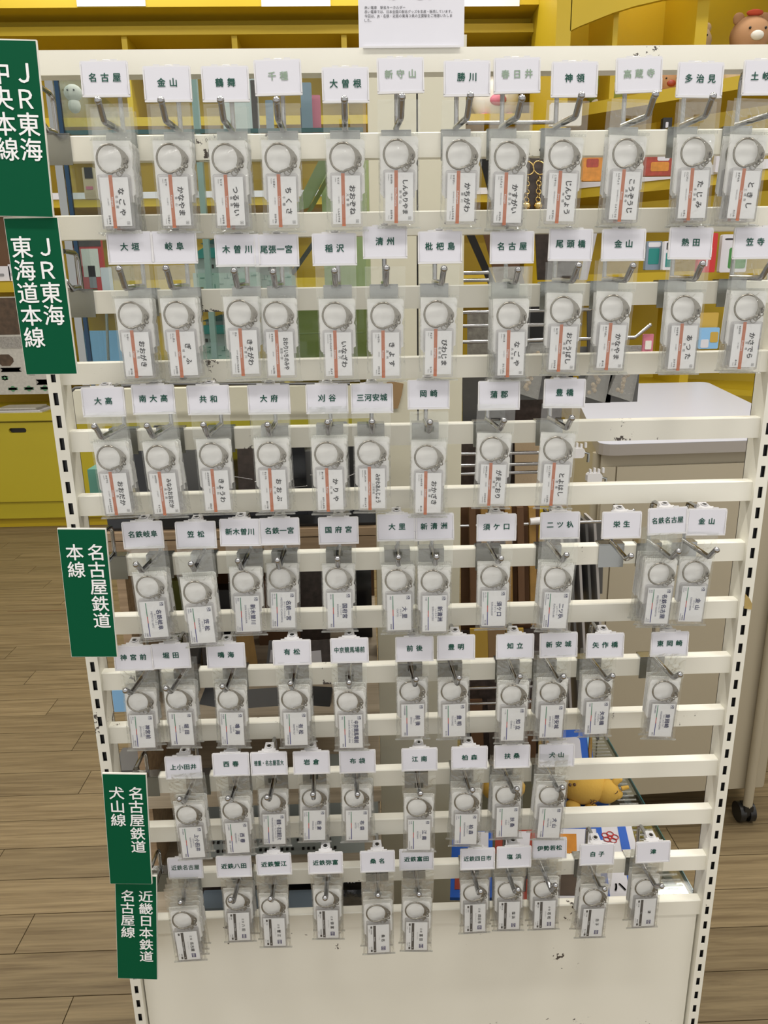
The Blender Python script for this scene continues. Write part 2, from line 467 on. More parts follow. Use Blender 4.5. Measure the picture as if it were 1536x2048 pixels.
_mb = MB(); _mb.cyl((0, .0100, .0170), (0, .0096, .0186), .0034, 16, 1); _mb.torus((0, .0096, .0187), .0034, .0006, (0, -.22, 1), 0); _mb.cyl((0, .0096, .0185), (0, .0095, .0190), .0016, 10, 2)
CARD_SCREW = _mb.mesh('pivot', ['white_plastic', 'chrome', 'black'])

def make_card(text, romaji, c, rot, rowk, faded=0):
    t = thing('card_holder', f'white plastic card holder reading {text} ({romaji}) on the {ROWNAME[rowk]} hook row', 'sign', c, f'station name cards on the {ROWNAME[rowk]} hook row')
    t.rotation_euler = (math.radians(-2), math.radians(rot), 0)
    link('plate', CARD_PL, t); link('clip', CARD_CLIP, t); link('pivot', CARD_SCREW, t)
    pp = link('paper_insert', CARD_PAPER, t)
    mb = MB(); n = len(text); o = (0, -.0006, .0012)
    if n <= 3: spaced(mb, text, .0080, .0113, o, XA, ZA, 0, .026)
    elif n == 4: spaced(mb, text, .0080, .0083, o, XA, ZA, 0, .024)
    else: spaced(mb, text, .0078, .0365 / n, o, XA, ZA, 0, .018, sx=.0365 / n / .0080)
    mb.build('lettering', ['ink_green', 'ink_faded', 'ink_mid'][faded], pp)
    return t

# ---- keychain package parts (origin = punched hole on the peg, front towards -Y)
def ring_mesh():
    mb = MB(); cx, cz, r = -.0025, -.0270, .0124
    pts = [(cx + r * math.cos(math.radians(a)), -.0025, cz + r * math.sin(math.radians(a)) * 1.04) for a in range(62, 290, 12)]
    mb.tube(pts, .00105, 8)
    arc = [(cx + (r - .0006) * math.cos(math.radians(a)), cz + (r - .0006) * 1.04 * math.sin(math.radians(a))) for a in range(78, -36, -9)]
    out = [(cx + .0120, cz - .0098), (cx + .0186, cz - .0030), (cx + .0184, cz + .0010), (cx + .0150, cz + .0062), (cx + .0098, cz + .0103), (cx + .0040, cz + .0136)]
    # quad strip between inner arc and outer outline
    n = len(arc); o2 = []
    def lerp(pl, t):
        s_ = t * (len(pl) - 1); i = min(int(s_), len(pl) - 2); f = s_ - i
        return (pl[i][0] * (1 - f) + pl[i + 1][0] * f, pl[i][1] * (1 - f) + pl[i + 1][1] * f)
    oo = out[::-1]
    for i in range(n - 1):
        a, b = arc[i], arc[i + 1]; c_, d_ = lerp(oo, i / (n - 1)), lerp(oo, (i + 1) / (n - 1))
        mb.hexa([(a[0], -.0031, a[1]), (c_[0], -.0031, c_[1]), (c_[0], -.0019, c_[1]), (a[0], -.0019, a[1]),
                 (b[0], -.0031, b[1]), (d_[0], -.0031, d_[1]), (d_[0], -.0019, d_[1]), (b[0], -.0019, b[1])])
    mb.tube([(cx + .0005, -.0027, cz - .0128), (cx + .0148, -.0027, cz - .0074)], .0011, 8)
    mb.tube([(cx + .0040, -.0032, cz - .0122), (cx + .0120, -.0032, cz - .0092)], .0007, 6)
    mb.torus((cx + .0154, -.0033, cz - .0008), .0017, .0004, (0, 1, 0))
    return mb.mesh('clasp_ring', 'nickel')
def chain_mesh():
    mb = MB(); pts = [(.0134, -.0300), (.0128, -.0332), (.0108, -.0358), (.0078, -.0378)]
    for i, (x, z) in enumerate(pts):
        mb.torus((x, -.0035, z), .0020, .00060, (.35, 1, .2) if i % 2 else (1, .4, .1), n=10, seg=5, sy=1.25)
    mb.torus((.0058, -.0033, -.0396), .0031, .00058, (.1, 1, .1), n=14, seg=5)
    return mb.mesh('chain', 'nickel')
def loop_mesh():
    mb = MB(); mb.torus((.0010, -.0022, -.0408), .0030, .0010, (0, 1, 0), n=14, seg=6); return mb.mesh('eyelet', 'acrylic')
def rrect(w_, h_, r, cz=0, cx=0, n=4):
    o = []
    for qx, qz, a0 in ((1, -1, -90), (1, 1, 0), (-1, 1, 90), (-1, -1, 180)):
        for i in range(n + 1):
            a = math.radians(a0 + 90 * i / n); o.append((cx + qx * (w_ - r) + r * math.cos(a), cz + qz * (h_ - r) + r * math.sin(a)))
    return o
def case_mesh():
    mb = MB(); zc = -HD
    mb.prism(rrect(.0157, .0250, .0022, zc), -.0042, .0006)
    # raised rim round the window
    w_, h_ = .0146, .0238
    for a, b in (((-.0157, zc - .025), (-.0145, zc + .025)), ((.0145, zc - .025), (.0157, zc + .025)), ((-.0157, zc + .0236), (.0157, zc + .025)), ((-.0157, zc - .025), (.0157, zc - .0236))):
        mb.box((a[0] + .0004, -.0048, a[1] + .0006), (b[0] - .0004, -.0042, b[1] - .0006))
    return mb.mesh('acrylic_case', 'acrylic')
def backing_mesh():
    o = [(-.0188, -.0100), (-.0188, -.0615), (-.0172, -.0640), (-.0160, -.0640), (-.0160, -.0660), (.0160, -.0660), (.0160, -.0600), (.0185, -.0585), (.0185, -.0375), (.0170, -.0350), (.0188, -.0290), (.0190, -.0125), (.0170, -.0103)]
    mb = MB(); mb.prism(o, .0016, .0028); return mb.mesh('backing_card', 'backing_card')
def bag_mesh(seed):
    rd = random.Random(seed); mb = MB(); nx, nz = 8, 16; hw = .0208
    zt, zm, zb_ = .0215, -.0100, -.0945
    for side in (-1, 1):
        vs = []
        for j in range(nz + 1):
            z = zt + (zb_ - zt) * j / nz
            for i in range(nx + 1):
                t = i / nx * 2 - 1; x = t * hw
                if z < zm:
                    q = min(1, (zm - z) / .010) * min(1, (z - zb_) / .008); e = (1 - t * t) ** .5 if abs(t) < 1 else 0
                    b = .0056 * q * min(1, e * 1.6)
                    if q > .4 and abs(t) > .8: x *= .965 + rd.uniform(-.01, .01)
                else: b = .0004
                b += rd.uniform(-.0004, .0004) if 0 < i < nx else 0
                if side > 0: b *= .75
                if z > .006 and abs(t) > .99: x *= 1 + rd.uniform(-.01, 0)
                vs.append((x, side * b - .0006, z))
        fs = [(j * (nx + 1) + i, j * (nx + 1) + i + 1, (j + 1) * (nx + 1) + i + 1, (j + 1) * (nx + 1) + i) for j in range(nz) for i in range(nx)
              if not (j == 2 and i in (3, 4))]
        if side < 0: fs = [f[::-1] for f in fs]
        mb.add(vs, fs, 0, True)
    # heat-seal ribs across the header and a bottom seam
    for i in range(34):
        x = -hw * .93 + i * hw * 1.86 / 33
        mb.box((x - .00022, -.0016, zm - .0005), (x + .00022, -.0011, zm + .0022), 1)
    mb.box((-hw - .001, -.0012, zb_ - .0006), (hw + .001, .0002, zb_ + .0010), 1)
    return mb.mesh('bag', ['film', 'film_seal'])
RING, CHAIN, LOOP, CASE, BACK = ring_mesh(), chain_mesh(), loop_mesh(), case_mesh(), backing_mesh()
BAGS = [bag_mesh(i) for i in range(5)]
LM = ['label_paper', 'ink_black', 'band_orange', 'label_paper', 'ink_navy', 'line_green', 'line_red', 'line_navy', 'band_brown', 'box_navy', 'ink_grey']
LY = -.0046
def label_mesh(kind, kana, kanji, roma, prv, nxt, code=''):
    mb = MB(); zc = -HD; hs, ht = .0222, .0138
    mb.box((-ht, LY, zc - hs), (ht, LY + .0007, zc + hs), 0)
    ux, uy = (0, 0, -1), (1, 0, 0)
    def at(s, t, e=.00012): return (t, LY - e, zc - s)
    def strip(s0, s1, t, w_, mi, e=.00008):
        mb.add([(t - w_, LY - e, zc - s0), (t - w_, LY - e, zc - s1), (t + w_, LY - e, zc - s1), (t + w_, LY - e, zc - s0)], [(0, 1, 2, 3)], mi)
    mm = .001
    if kind == 'J':
        n = len(kana); size = 6.7 if n <= 5 else 6.0
        if n <= 3: spaced(mb, kana, size * mm, 9.5 * mm if n == 3 else 15 * mm, at(0, 6.1 * mm), ux, uy, 1, .032)
        else: spaced(mb, kana, size * mm, min(6.9, 33 / n) * mm, at(0, 6.1 * mm), ux, uy, 1, .03, sx=min(1, 33 / n / size))
        spaced(mb, kanji, 3.0 * mm, (6.2 if len(kanji) <= 2 else 4.6 if len(kanji) == 3 else 3) * mm, at(0, 1.3 * mm), ux, uy, 1, .012)
        strip(-24.3 * mm, 24.3 * mm, -3.0 * mm, 1.75 * mm, 2)
        put(mb, roma, 2.9 * mm, at(0, -3.0 * mm, .0002), ux, uy, 3, .01)
        put(mb, '（愛知県）' if code == '' else code, 1.5 * mm, at(0, -7.4 * mm), ux, uy, 10, .01)
        put(mb, prv[0], 2.2 * mm, at(-20.5 * mm, -7.6 * mm), ux, uy, 1, .014, align='l'); put(mb, prv[1], 1.3 * mm, at(-20.5 * mm, -10.2 * mm), ux, uy, 1, .005, align='l')
        put(mb, nxt[0], 2.2 * mm, at(20.5 * mm, -7.6 * mm), ux, uy, 1, .014, align='r'); put(mb, nxt[1], 1.3 * mm, at(20.5 * mm, -10.2 * mm), ux, uy, 1, .005, align='r')
        if code.startswith('（名'):
            s0, s1, t0, t1 = 18.2, 20.8, 9.2, 11.8
            strip(s0 * mm, s0 * mm + .0002, 10.5 * mm, 1.3 * mm, 1); strip(s1 * mm, s1 * mm + .0002, 10.5 * mm, 1.3 * mm, 1)
            strip(s0 * mm, s1 * mm, 9.2 * mm, .0001, 1); strip(s0 * mm, s1 * mm, 11.8 * mm, .0001, 1)
            put(mb, '名', 2.0 * mm, at(19.6 * mm, 10.5 * mm), ux, uy, 1, .0)
    elif kind == 'M':
        n = len(kanji); size = 6.3 if n <= 3 else min(6.3, 30 / n)
        if n == 2: spaced(mb, kanji, 6.2 * mm, 8.4 * mm, at(0, 6.4 * mm), ux, uy, 4, .03)
        else: spaced(mb, kanji, 6.2 * mm, min(6.4, 31 / n) * mm, at(.5 * mm, 6.4 * mm), ux, uy, 4, .028, sx=min(1, 31 / n / 6.2))
        put(mb, kana, 2.4 * mm, at(0, 1.7 * mm), ux, uy, 4, .008, maxw=.032); put(mb, roma, 3.0 * mm, at(0, -1.7 * mm), ux, uy, 4, .0, maxw=.036)
        strip(-20.8 * mm, -4 * mm, -7.1 * mm, .5 * mm, 5); strip(-4 * mm, 4 * mm, -7.1 * mm, .5 * mm, 6); strip(4 * mm, 20.8 * mm, -7.1 * mm, .5 * mm, 7)
        put(mb, prv[0], 2.2 * mm, at(-20.5 * mm, -9.6 * mm), ux, uy, 4, .01, align='l'); put(mb, prv[1], 1.7 * mm, at(-20.5 * mm, -12 * mm), ux, uy, 4, 0, align='l', maxw=.019)
        put(mb, nxt[0], 2.2 * mm, at(20.5 * mm, -9.6 * mm), ux, uy, 4, .01, align='r'); put(mb, nxt[1], 1.7 * mm, at(20.5 * mm, -12 * mm), ux, uy, 4, 0, align='r', maxw=.019)
        # small square company mark
        s0, s1, t0, t1 = -20.4, -16.6, 8.6, 12.4; q = .00022
        for s_ in (s0, s1): strip(s_ * mm - q, s_ * mm + q, 10.5 * mm, 1.9 * mm, 4)
        for t_ in (t0, t1): strip(s0 * mm, s1 * mm, t_ * mm, .00016, 4)
        mb.add([at(s * mm, t * mm) for s, t in ((-20, 11.8), (-17.2, 9.2), (-18, 9), (-19.4, 10.4), (-20, 10))], [(0, 1, 2, 3, 4)], 4)
        mb.add([at(s * mm, t * mm) for s, t in ((-19.2, 12), (-17, 12), (-17.2, 9.8), (-18, 11))], [(0, 1, 2, 3)], 4)
    else:
        body = kanji; pre = ''
        for p_ in ('近鉄', '伊勢'):
            if kanji.startswith(p_) and len(kanji) > 2: pre, body = p_, kanji[2:]
        n = len(body); c0 = 1.5 if pre else -1
        if pre: spaced(mb, pre, 3.2 * mm, 4.0 * mm, at((-9.8 if n < 3 else -12.8) * mm, 5.6 * mm), ux, uy, 1, .012)
        spaced(mb, body, 4.9 * mm, (6.8 if n <= 2 else 5.2) * mm, at(c0 * mm, 5.9 * mm), ux, uy, 1, .02)
        put(mb, kana, 1.7 * mm, at(-1 * mm, 1.0 * mm), ux, uy, 10, .0)
        strip(12.2 * mm, 18.6 * mm, 6.1 * mm, 2.7 * mm, 9); put(mb, code, 3.9 * mm, at(15.4 * mm, 6.1 * mm, .0002), ux, uy, 3, .02, maxw=.0056)
        strip(-21.4 * mm, 21.4 * mm, -5.0 * mm, 1.7 * mm, 8); put(mb, roma, 2.2 * mm, at(0, -5.0 * mm, .0002), ux, uy, 3, .0, maxw=.02)
        put(mb, '→', 3 * mm, at(18 * mm, -5.0 * mm, .0002), ux, uy, 3, .01)
        strip(-20.6 * mm, -17 * mm, -9.2 * mm, 1.2 * mm, 8); put(mb, prv[0], 2.1 * mm, at(-16 * mm, -9.2 * mm), ux, uy, 1, .008, align='l'); put(mb, prv[1], 1.2 * mm, at(-16 * mm, -11.8 * mm), ux, uy, 1, 0, align='l')
        strip(17 * mm, 20.6 * mm, -9.2 * mm, 1.2 * mm, 8); put(mb, nxt[0], 2.1 * mm, at(16 * mm, -9.2 * mm), ux, uy, 1, .008, align='r'); put(mb, nxt[1], 1.2 * mm, at(16 * mm, -11.8 * mm), ux, uy, 1, 0, align='r')
    # grain of the printed insert edge
    return mb.mesh('label', LM)

def make_package(lab, kind, hole, rot, label, group, seed):
    t = thing('keychain_package', label, 'keychain', hole, group)
    t.rotation_euler = rot
    link('bag', BAGS[seed % 5], t); link('backing_card', BACK, t)
    cs = link('acrylic_case', CASE, t); link('label', lab, cs)
    rg = link('clasp_ring', RING, t); link('chain', CHAIN, rg); link('eyelet', LOOP, cs)
    return t

N_, A_, H_ = '（名古屋市）', '（愛知県）', '（岐阜県）'
# text, romaji, card u,v,rot, tip u,v, case u,v, count, (kana, prev, next, note), fade, [front Y], [card Y]
R1 = [
 ('名古屋', 'Nagoya', 210, 158, 0, 196, 201, 235, 405, 4, 'なごや', ('', ''), ('かなやま', 'Kanayama'), N_, 0),
 ('金山', 'Kanayama', 335, 168, 0, 322, 201, 353, 404, 2, 'かなやま', ('なごや', 'Nagoya'), ('つるまい', 'Tsurumai'), N_, 0),
 ('鶴舞', 'Tsurumai', 451, 168, 0, 441, 200, 462, 404, 2, 'つるまい', ('ちくさ', 'Chikusa'), ('かなやま', 'Kanayama'), N_, 0),
 ('千種', 'Chikusa', 556, 155, -1, 553, 201, 566, 403, 1, 'ちくさ', ('つるまい', 'Tsurumai'), ('おおぞね', 'Ozone'), N_, 1),
 ('大曽根', 'Ozone', 691, 170, 0, 689, 199, 693, 401, 1, 'おおぞね', ('ちくさ', 'Chikusa'), ('しんもりやま', 'Shin-Moriyama'), N_, 0),
 ('新守山', 'Shin-Moriyama', 801, 151, -1, 804, 194, 798, 395, 1, 'しんもりやま', ('かちがわ', 'Kachigawa'), ('おおぞね', 'Ozone'), N_, 1),
 ('勝川', 'Kachigawa', 934, 157, 0, 941, 191, 921, 396, 1, 'かちがわ', ('かすがい', 'Kasugai'), ('しんもりやま', 'Shin-Moriyama'), '（愛知県春日井市）', 0),
 ('春日井', 'Kasugai', 1034, 151, -1, 1044, 197, 1015, 399, 2, 'かすがい', ('じんりょう', 'Jinryo'), ('かちがわ', 'Kachigawa'), '（愛知県春日井市）', 1),
 ('神領', 'Jinryo', 1149, 159, 0, 1163, 191, 1121, 396, 1, 'じんりょう', ('こうぞうじ', 'Kozoji'), ('かすがい', 'Kasugai'), '（愛知県春日井市）', 0),
 ('高蔵寺', 'Kozoji', 1278, 150, -2, 1311, 189, 1246, 393, 2, 'こうぞうじ', ('じんりょう', 'Jinryo'), ('じょうこうじ', 'Jokoji'), '（愛知県春日井市）', 1),
 ('多治見', 'Tajimi', 1400, 160, 1, 1426, 193, 1383, 390, 2, 'たじみ', ('ここけい', 'Kokokei'), ('ときし', 'Tokishi'), '（岐阜県多治見市）', 0),
 ('土岐市', 'Tokishi', 1532, 155, 0, 1560, 195, 1483, 391, 2, 'ときし', ('みずなみ', 'Mizunami'), ('たじみ', 'Tajimi'), '（岐阜県土岐市）', 0)]
R2 = [
 ('大垣', 'Ogaki', 260, 496, 0, 238, 538, 277, 708, 2, 'おおがき', ('たるい', 'Tarui'), ('ほづみ', 'Hozumi'), H_, 0),
 ('岐阜', 'Gifu', 349, 495, 0, 332, 537, 367, 707, 2, 'ぎふ', ('にしぎふ', 'Nishi-Gifu'), ('きそがわ', 'Kisogawa'), H_, 0),
 ('木曽川', 'Kisogawa', 475, 501, 0, 468, 542, 490, 704, 1, 'きそがわ', ('ぎふ', 'Gifu'), ('おわりいちのみや', 'Owari-Ichinomiya'), A_, 0),
 ('尾張一宮', 'Owari-Ichinomiya', 553, 501, 0, 546, 544, 562, 707, 1, 'おわりいちのみや', ('きそがわ', 'Kisogawa'), ('いなざわ', 'Inazawa'), A_, 0),
 ('稲沢', 'Inazawa', 669, 499, 0, 669, 542, 677, 708, 1, 'いなざわ', ('おわりいちのみや', 'Owari-Ichinomiya'), ('きよす', 'Kiyosu'), A_, 0),
 ('清州', 'Kiyosu', 770, 485, 0, 773, 537, 772, 708, 1, 'きよす', ('いなざわ', 'Inazawa'), ('びわじま', 'Biwajima'), A_, 0),
 ('枇杷島', 'Biwajima', 880, 495, 0, 888, 538, 876, 705, 1, 'びわじま', ('きよす', 'Kiyosu'), ('なごや', 'Nagoya'), A_, 0),
 ('名古屋', 'Nagoya', 1024, 495, 0, 1036, 540, 1020, 707, 4, 'なごや', ('びわじま', 'Biwajima'), ('おとうばし', 'Otobashi'), N_, 0),
 ('尾頭橋', 'Otobashi', 1141, 490, 1, 1157, 531, 1123, 696, 2, 'おとうばし', ('なごや', 'Nagoya'), ('かなやま', 'Kanayama'), N_, 0),
 ('金山', 'Kanayama', 1247, 490, 0, 1266, 532, 1220, 693, 2, 'かなやま', ('おとうばし', 'Otobashi'), ('あつた', 'Atsuta'), N_, 0),
 ('熱田', 'Atsuta', 1381, 487, 1, 1405, 528, 1362, 694, 2, 'あつた', ('かなやま', 'Kanayama'), ('かさでら', 'Kasadera'), N_, 0),
 ('笠寺', 'Kasadera', 1510, 486, 0, 1541, 528, 1486, 691, 2, 'かさでら', ('おおだか', 'Odaka'), ('あつた', 'Atsuta'), N_, 0)]
R3 = [
 ('大高', 'Odaka', 207, 804, 0, 189, 853, 235, 985, 2, 'おおだか', ('かさでら', 'Kasadera'), ('みなみおおだか', 'Minami-Odaka'), N_, 0),
 ('南大高', 'Minami-Odaka', 307, 799, 0, 294, 852, 332, 985, 2, 'みなみおおだか', ('おおだか', 'Odaka'), ('きょうわ', 'Kyowa'), N_, 0),
 ('共和', 'Kyowa', 417, 800, 0, 407, 850, 435, 979, 1, 'きょうわ', ('みなみおおだか', 'Minami-Odaka'), ('おおぶ', 'Obu'), A_, 0),
 ('大府', 'Obu', 538, 799, 0, 535, 850, 548, 978, 2, 'おおぶ', ('きょうわ', 'Kyowa'), ('あいづま', 'Aizuma'), A_, 0),
 ('刈谷', 'Kariya', 654, 798, 0, 655, 845, 661, 978, 2, 'かりや', ('あいづま', 'Aizuma'), ('のだしんまち', 'Noda-Shimmachi'), A_, 0),
 ('三河安城', 'Mikawa-Anjo', 744, 797, 0, 744, 844, 745, 975, 1, 'みかわあんじょう', ('ひがしかりや', 'Higashi-Kariya'), ('あんじょう', 'Anjo'), A_, 0),
 ('岡崎', 'Okazaki', 857, 789, 0, 860, 845, 856, 984, 2, 'おかざき', ('にしおかざき', 'Nishi-Okazaki'), ('あいみ', 'Aimi'), A_, 0),
 ('蒲郡', 'Gamagori', 998, 791, 0, 1008, 841, 984, 967, 1, 'がまごおり', ('みかわしおつ', 'Mikawa-Shiotsu'), ('みかわみや', 'Mikawa-Miya'), A_, 0),
 ('豊橋', 'Toyohashi', 1129, 787, 1, 1144, 836, 1109, 967, 1, 'とよはし', ('にしこざかい', 'Nishi-Kozakai'), ('ふたがわ', 'Futagawa'), A_, 0)]
R4 = [
 ('名鉄岐阜', 'Meitetsu Gifu', 286, 1070, -1, 272, 1129, 310, 1236, 2, 'めいてつぎふ', ('', ''), ('加納', 'KANO'), 0),
 ('笠松', 'Kasamatsu', 392, 1070, 0, 382, 1128, 404, 1247, 2, 'かさまつ', ('岐南', 'GINAN'), ('西笠松', 'NISHI-KASAMATSU'), 0),
 ('新木曽川', 'Shin Kisogawa', 480, 1065, 1, 476, 1122, 496, 1225, 1, 'しんきそがわ', ('黒田', 'KURODA'), ('石刀', 'IWATO'), 0),
 ('名鉄一宮', 'Meitetsu Ichinomiya', 559, 1063, 0, 555, 1121, 567, 1217, 1, 'めいてついちのみや', ('西一宮', 'NISHI-ICHINOMIYA'), ('観音寺', 'KANNONJI'), 0),
 ('国府宮', 'Konomiya', 677, 1061, 0, 675, 1118, 679, 1218, 1, 'こうのみや', ('島氏永', ''), ('奥田', ''), 0),
 ('大里', 'Osato', 794, 1055, 0, 797, 1115, 798, 1222, 2, 'おおさと', ('奥田', ''), ('新清洲', ''), 0),
 ('新清洲', 'Shin Kiyosu', 868, 1054, -1, 873, 1114, 868, 1224, 2, 'しんきよす', ('大里', ''), ('丸ノ内', ''), 0),
 ('須ケ口', 'Sukaguchi', 993, 1055, 0, 1002, 1117, 986, 1214, 1, 'すかぐち', ('丸ノ内', 'MARUNOUCHI'), ('新川橋', 'SHINKAWA-BASHI'), 0),
 ('二ツ杁', 'Futatsu-iri', 1120, 1051, 0, 1133, 1110, 1109, 1218, 2, 'ふたついり', ('新川橋', 'SHINKAWA-BASHI'), ('東枇杷島', 'HIGASHI-BIWAJIMA'), 0),
 ('栄生', 'Sako', 1243, 1050, 0, 1262, 1112, 0, 0, 0, '', ('', ''), ('', ''), 0),
 ('名鉄名古屋', 'Meitetsu Nagoya', 1335, 1042, -2, 1357, 1103, 1313, 1209, 4, 'めいてつなごや', ('栄生', 'SAKO'), ('山王', 'SANNO'), 0),
 ('金山', 'Kanayama', 1413, 1044, 1, 1433, 1100, 1381, 1205, 1, 'かなやま', ('山王', 'SANNO'), ('神宮前', 'JINGU-MAE'), 0)]
R5 = [
 ('神宮前', 'Jingu-mae', 267, 1316, 0, 251, 1381, 287, 1459, 2, 'じんぐうまえ', ('金山', 'KANAYAMA'), ('豊田本町', 'TOYODAHOMMACHI'), 0),
 ('堀田', 'Horita', 342, 1312, -1, 332, 1377, 365, 1454, 2, 'ほりた', ('神宮前', ''), ('呼続', ''), 0),
 ('鳴海', 'Narumi', 452, 1311, 0, 445, 1373, 466, 1454, 2, 'なるみ', ('本星崎', 'MOTO-HOSHIZAKI'), ('左京山', 'SAKYOYAMA'), 0),
 ('有松', 'Arimatsu', 584, 1305, 0, 581, 1367, 592, 1454, 2, 'ありまつ', ('左京山', ''), ('中京競馬場前', ''), 0),
 ('中京競馬場前', 'Chukyo Keibajo Mae', 699, 1301, 0, 698, 1365, 702, 1459, 2, 'ちゅうきょうけいばじょうまえ', ('有松', ''), ('前後', ''), 0),
 ('前後', 'Zengo', 829, 1298, 0, 832, 1359, 825, 1437, 1, 'ぜんご', ('中京競馬場前', ''), ('豊明', ''), 0),
 ('豊明', 'Toyoake', 912, 1295, 0, 918, 1356, 907, 1437, 1, 'とよあけ', ('前後', ''), ('富士松', ''), 0),
 ('知立', 'Chiryu', 1030, 1293, 0, 1040, 1353, 1024, 1445, 2, 'ちりゅう', ('一ツ木', ''), ('牛田', ''), 0),
 ('新安城', 'Shin Anjo', 1117, 1290, -1, 1127, 1353, 1101, 1439, 2, 'しんあんじょう', ('', ''), ('宇頭', ''), 0),
 ('矢作橋', 'Yahagibashi', 1210, 1291, 0, 1225, 1352, 1191, 1432, 2, 'やはぎばし', ('宇頭', ''), ('岡崎公園前', ''), 0),
 ('東岡崎', 'Higashi Okazaki', 1339, 1288, 0, 1360, 1349, 1321, 1437, 2, 'ひがしおかざき', ('岡崎公園前', ''), ('男川', ''), 0)]
R6 = [
 ('上小田井', 'Kami Otai', 367, 1535, 0, 359, 1598, 386, 1680, 2, 'かみおたい', ('中小田井', ''), ('西春', ''), 0, -.040, -.022),
 ('西春', 'Nishiharu', 462, 1529, 0, 456, 1597, 476, 1671, 2, 'にしはる', ('上小田井', ''), ('徳重・名古屋芸大', ''), 0),
 ('徳重・名古屋芸大', 'Tokushige Nagoyageidai', 538, 1527, 0, 534, 1595, 549, 1654, 1, 'とくしげ・なごやげいだい', ('西春', 'NISHIHARU'), ('大山寺', 'TAISANJI'), 0),
 ('岩倉', 'Iwakura', 623, 1525, 0, 626, 1589, 629, 1646, 1, 'いわくら', ('大山寺', 'TAISANJI'), ('石仏', 'ISHIBOTOKE'), 0),
 ('布袋', 'Hotei', 715, 1523, 0, 715, 1589, 714, 1646, 2, 'ほてい', ('石仏', ''), ('江南', ''), 0),
 ('江南', 'Konan', 839, 1519, 0, 841, 1587, 838, 1665, 1, 'こうなん', ('布袋', 'HOTEI'), ('柏森', 'KASHIWAMORI'), 0, -.040, -.022),
 ('柏森', 'Kashiwamori', 939, 1516, 0, 945, 1580, 931, 1654, 2, 'かしわもり', ('江南', 'KONAN'), ('扶桑', 'FUSO'), 0),
 ('扶桑', 'Fuso', 1024, 1513, 0, 1034, 1578, 1013, 1640, 2, 'ふそう', ('柏森', ''), ('木津用水', ''), 0),
 ('犬山', 'Inuyama', 1113, 1511, 0, 1125, 1575, 1097, 1641, 2, 'いぬやま', ('犬山口', ''), ('犬山遊園', ''), 0, -.036, -.024)]
R7 = [
 ('近鉄名古屋', 'Kintetsu Nagoya', 371, 1736, 0, 361, 1805, 377, 1886, 4, 'きんてつなごや', ('', ''), ('米野', 'Komeno'), 2, None, -.022),
 ('近鉄八田', 'Kintetsu Hatta', 468, 1733, 0, 461, 1800, 479, 1848, 2, 'きんてつはった', ('烏森', 'Kasumori'), ('伏屋', 'Fushiya'), 0),
 ('近鉄蟹江', 'Kintetsu Kanie', 548, 1729, -1, 541, 1798, 550, 1859, 2, 'きんてつかにえ', ('戸田', 'Toda'), ('富吉', 'Tomiyoshi'), 0),
 ('近鉄弥富', 'Kintetsu Yatomi', 651, 1726, 0, 650, 1796, 656, 1843, 2, 'きんてつやとみ', ('佐古木', 'Sakogi'), ('近鉄長島', 'Nagashima'), 0),
 ('桑名', 'Kuwana', 755, 1723, 0, 756, 1791, 757, 1872, 2, 'くわな', ('近鉄長島', 'Nagashima'), ('益生', 'Masuo'), 0),
 ('近鉄富田', 'Kintetsu Tomida', 833, 1719, 0, 838, 1789, 833, 1867, 2, 'きんてつとみだ', ('川越富洲原', 'Kawagoe'), ('霞ヶ浦', 'Kasumigaura'), 0, None, -.022),
 ('近鉄四日市', 'Kintetsu Yokkaichi', 955, 1718, 0, 961, 1783, 949, 1831, 2, 'きんてつよっかいち', ('川原町', 'Kawaramachi'), ('新正', 'Shinsho'), 0),
 ('塩浜', 'Shiohama', 1028, 1714, 0, 1036, 1780, 1017, 1826, 3, 'しおはま', ('海山道', 'Miyamado'), ('北楠', 'Kitakusu'), 0),
 ('伊勢若松', 'Ise-Wakamatsu', 1099, 1697, -1, 1111, 1771, 1088, 1824, 3, 'いせわかまつ', ('箕田', 'Mida'), ('千代崎', 'Chiyozaki'), 0, None, -.020),
 ('白子', 'Shiroko', 1194, 1709, 0, 1209, 1778, 1183, 1840, 2, 'しろこ', ('千代崎', 'Chiyozaki'), ('鼓ヶ浦', 'Tsuzumigaura'), 0),
 ('津', 'Tsu', 1306, 1704, -1, 1323, 1772, 1287, 1820, 2, 'つ', ('江戸橋', 'Edobashi'), ('津新町', 'Tsu-Shimmachi'), 0)]
CODE7 = ['E01', 'E05', 'E09', 'E11', 'E13', 'E17', 'E21', 'E24', 'E29', 'E31', 'E39']
ORD = {1: 'directly behind', 2: 'second behind', 3: 'third behind'}
sd = 0
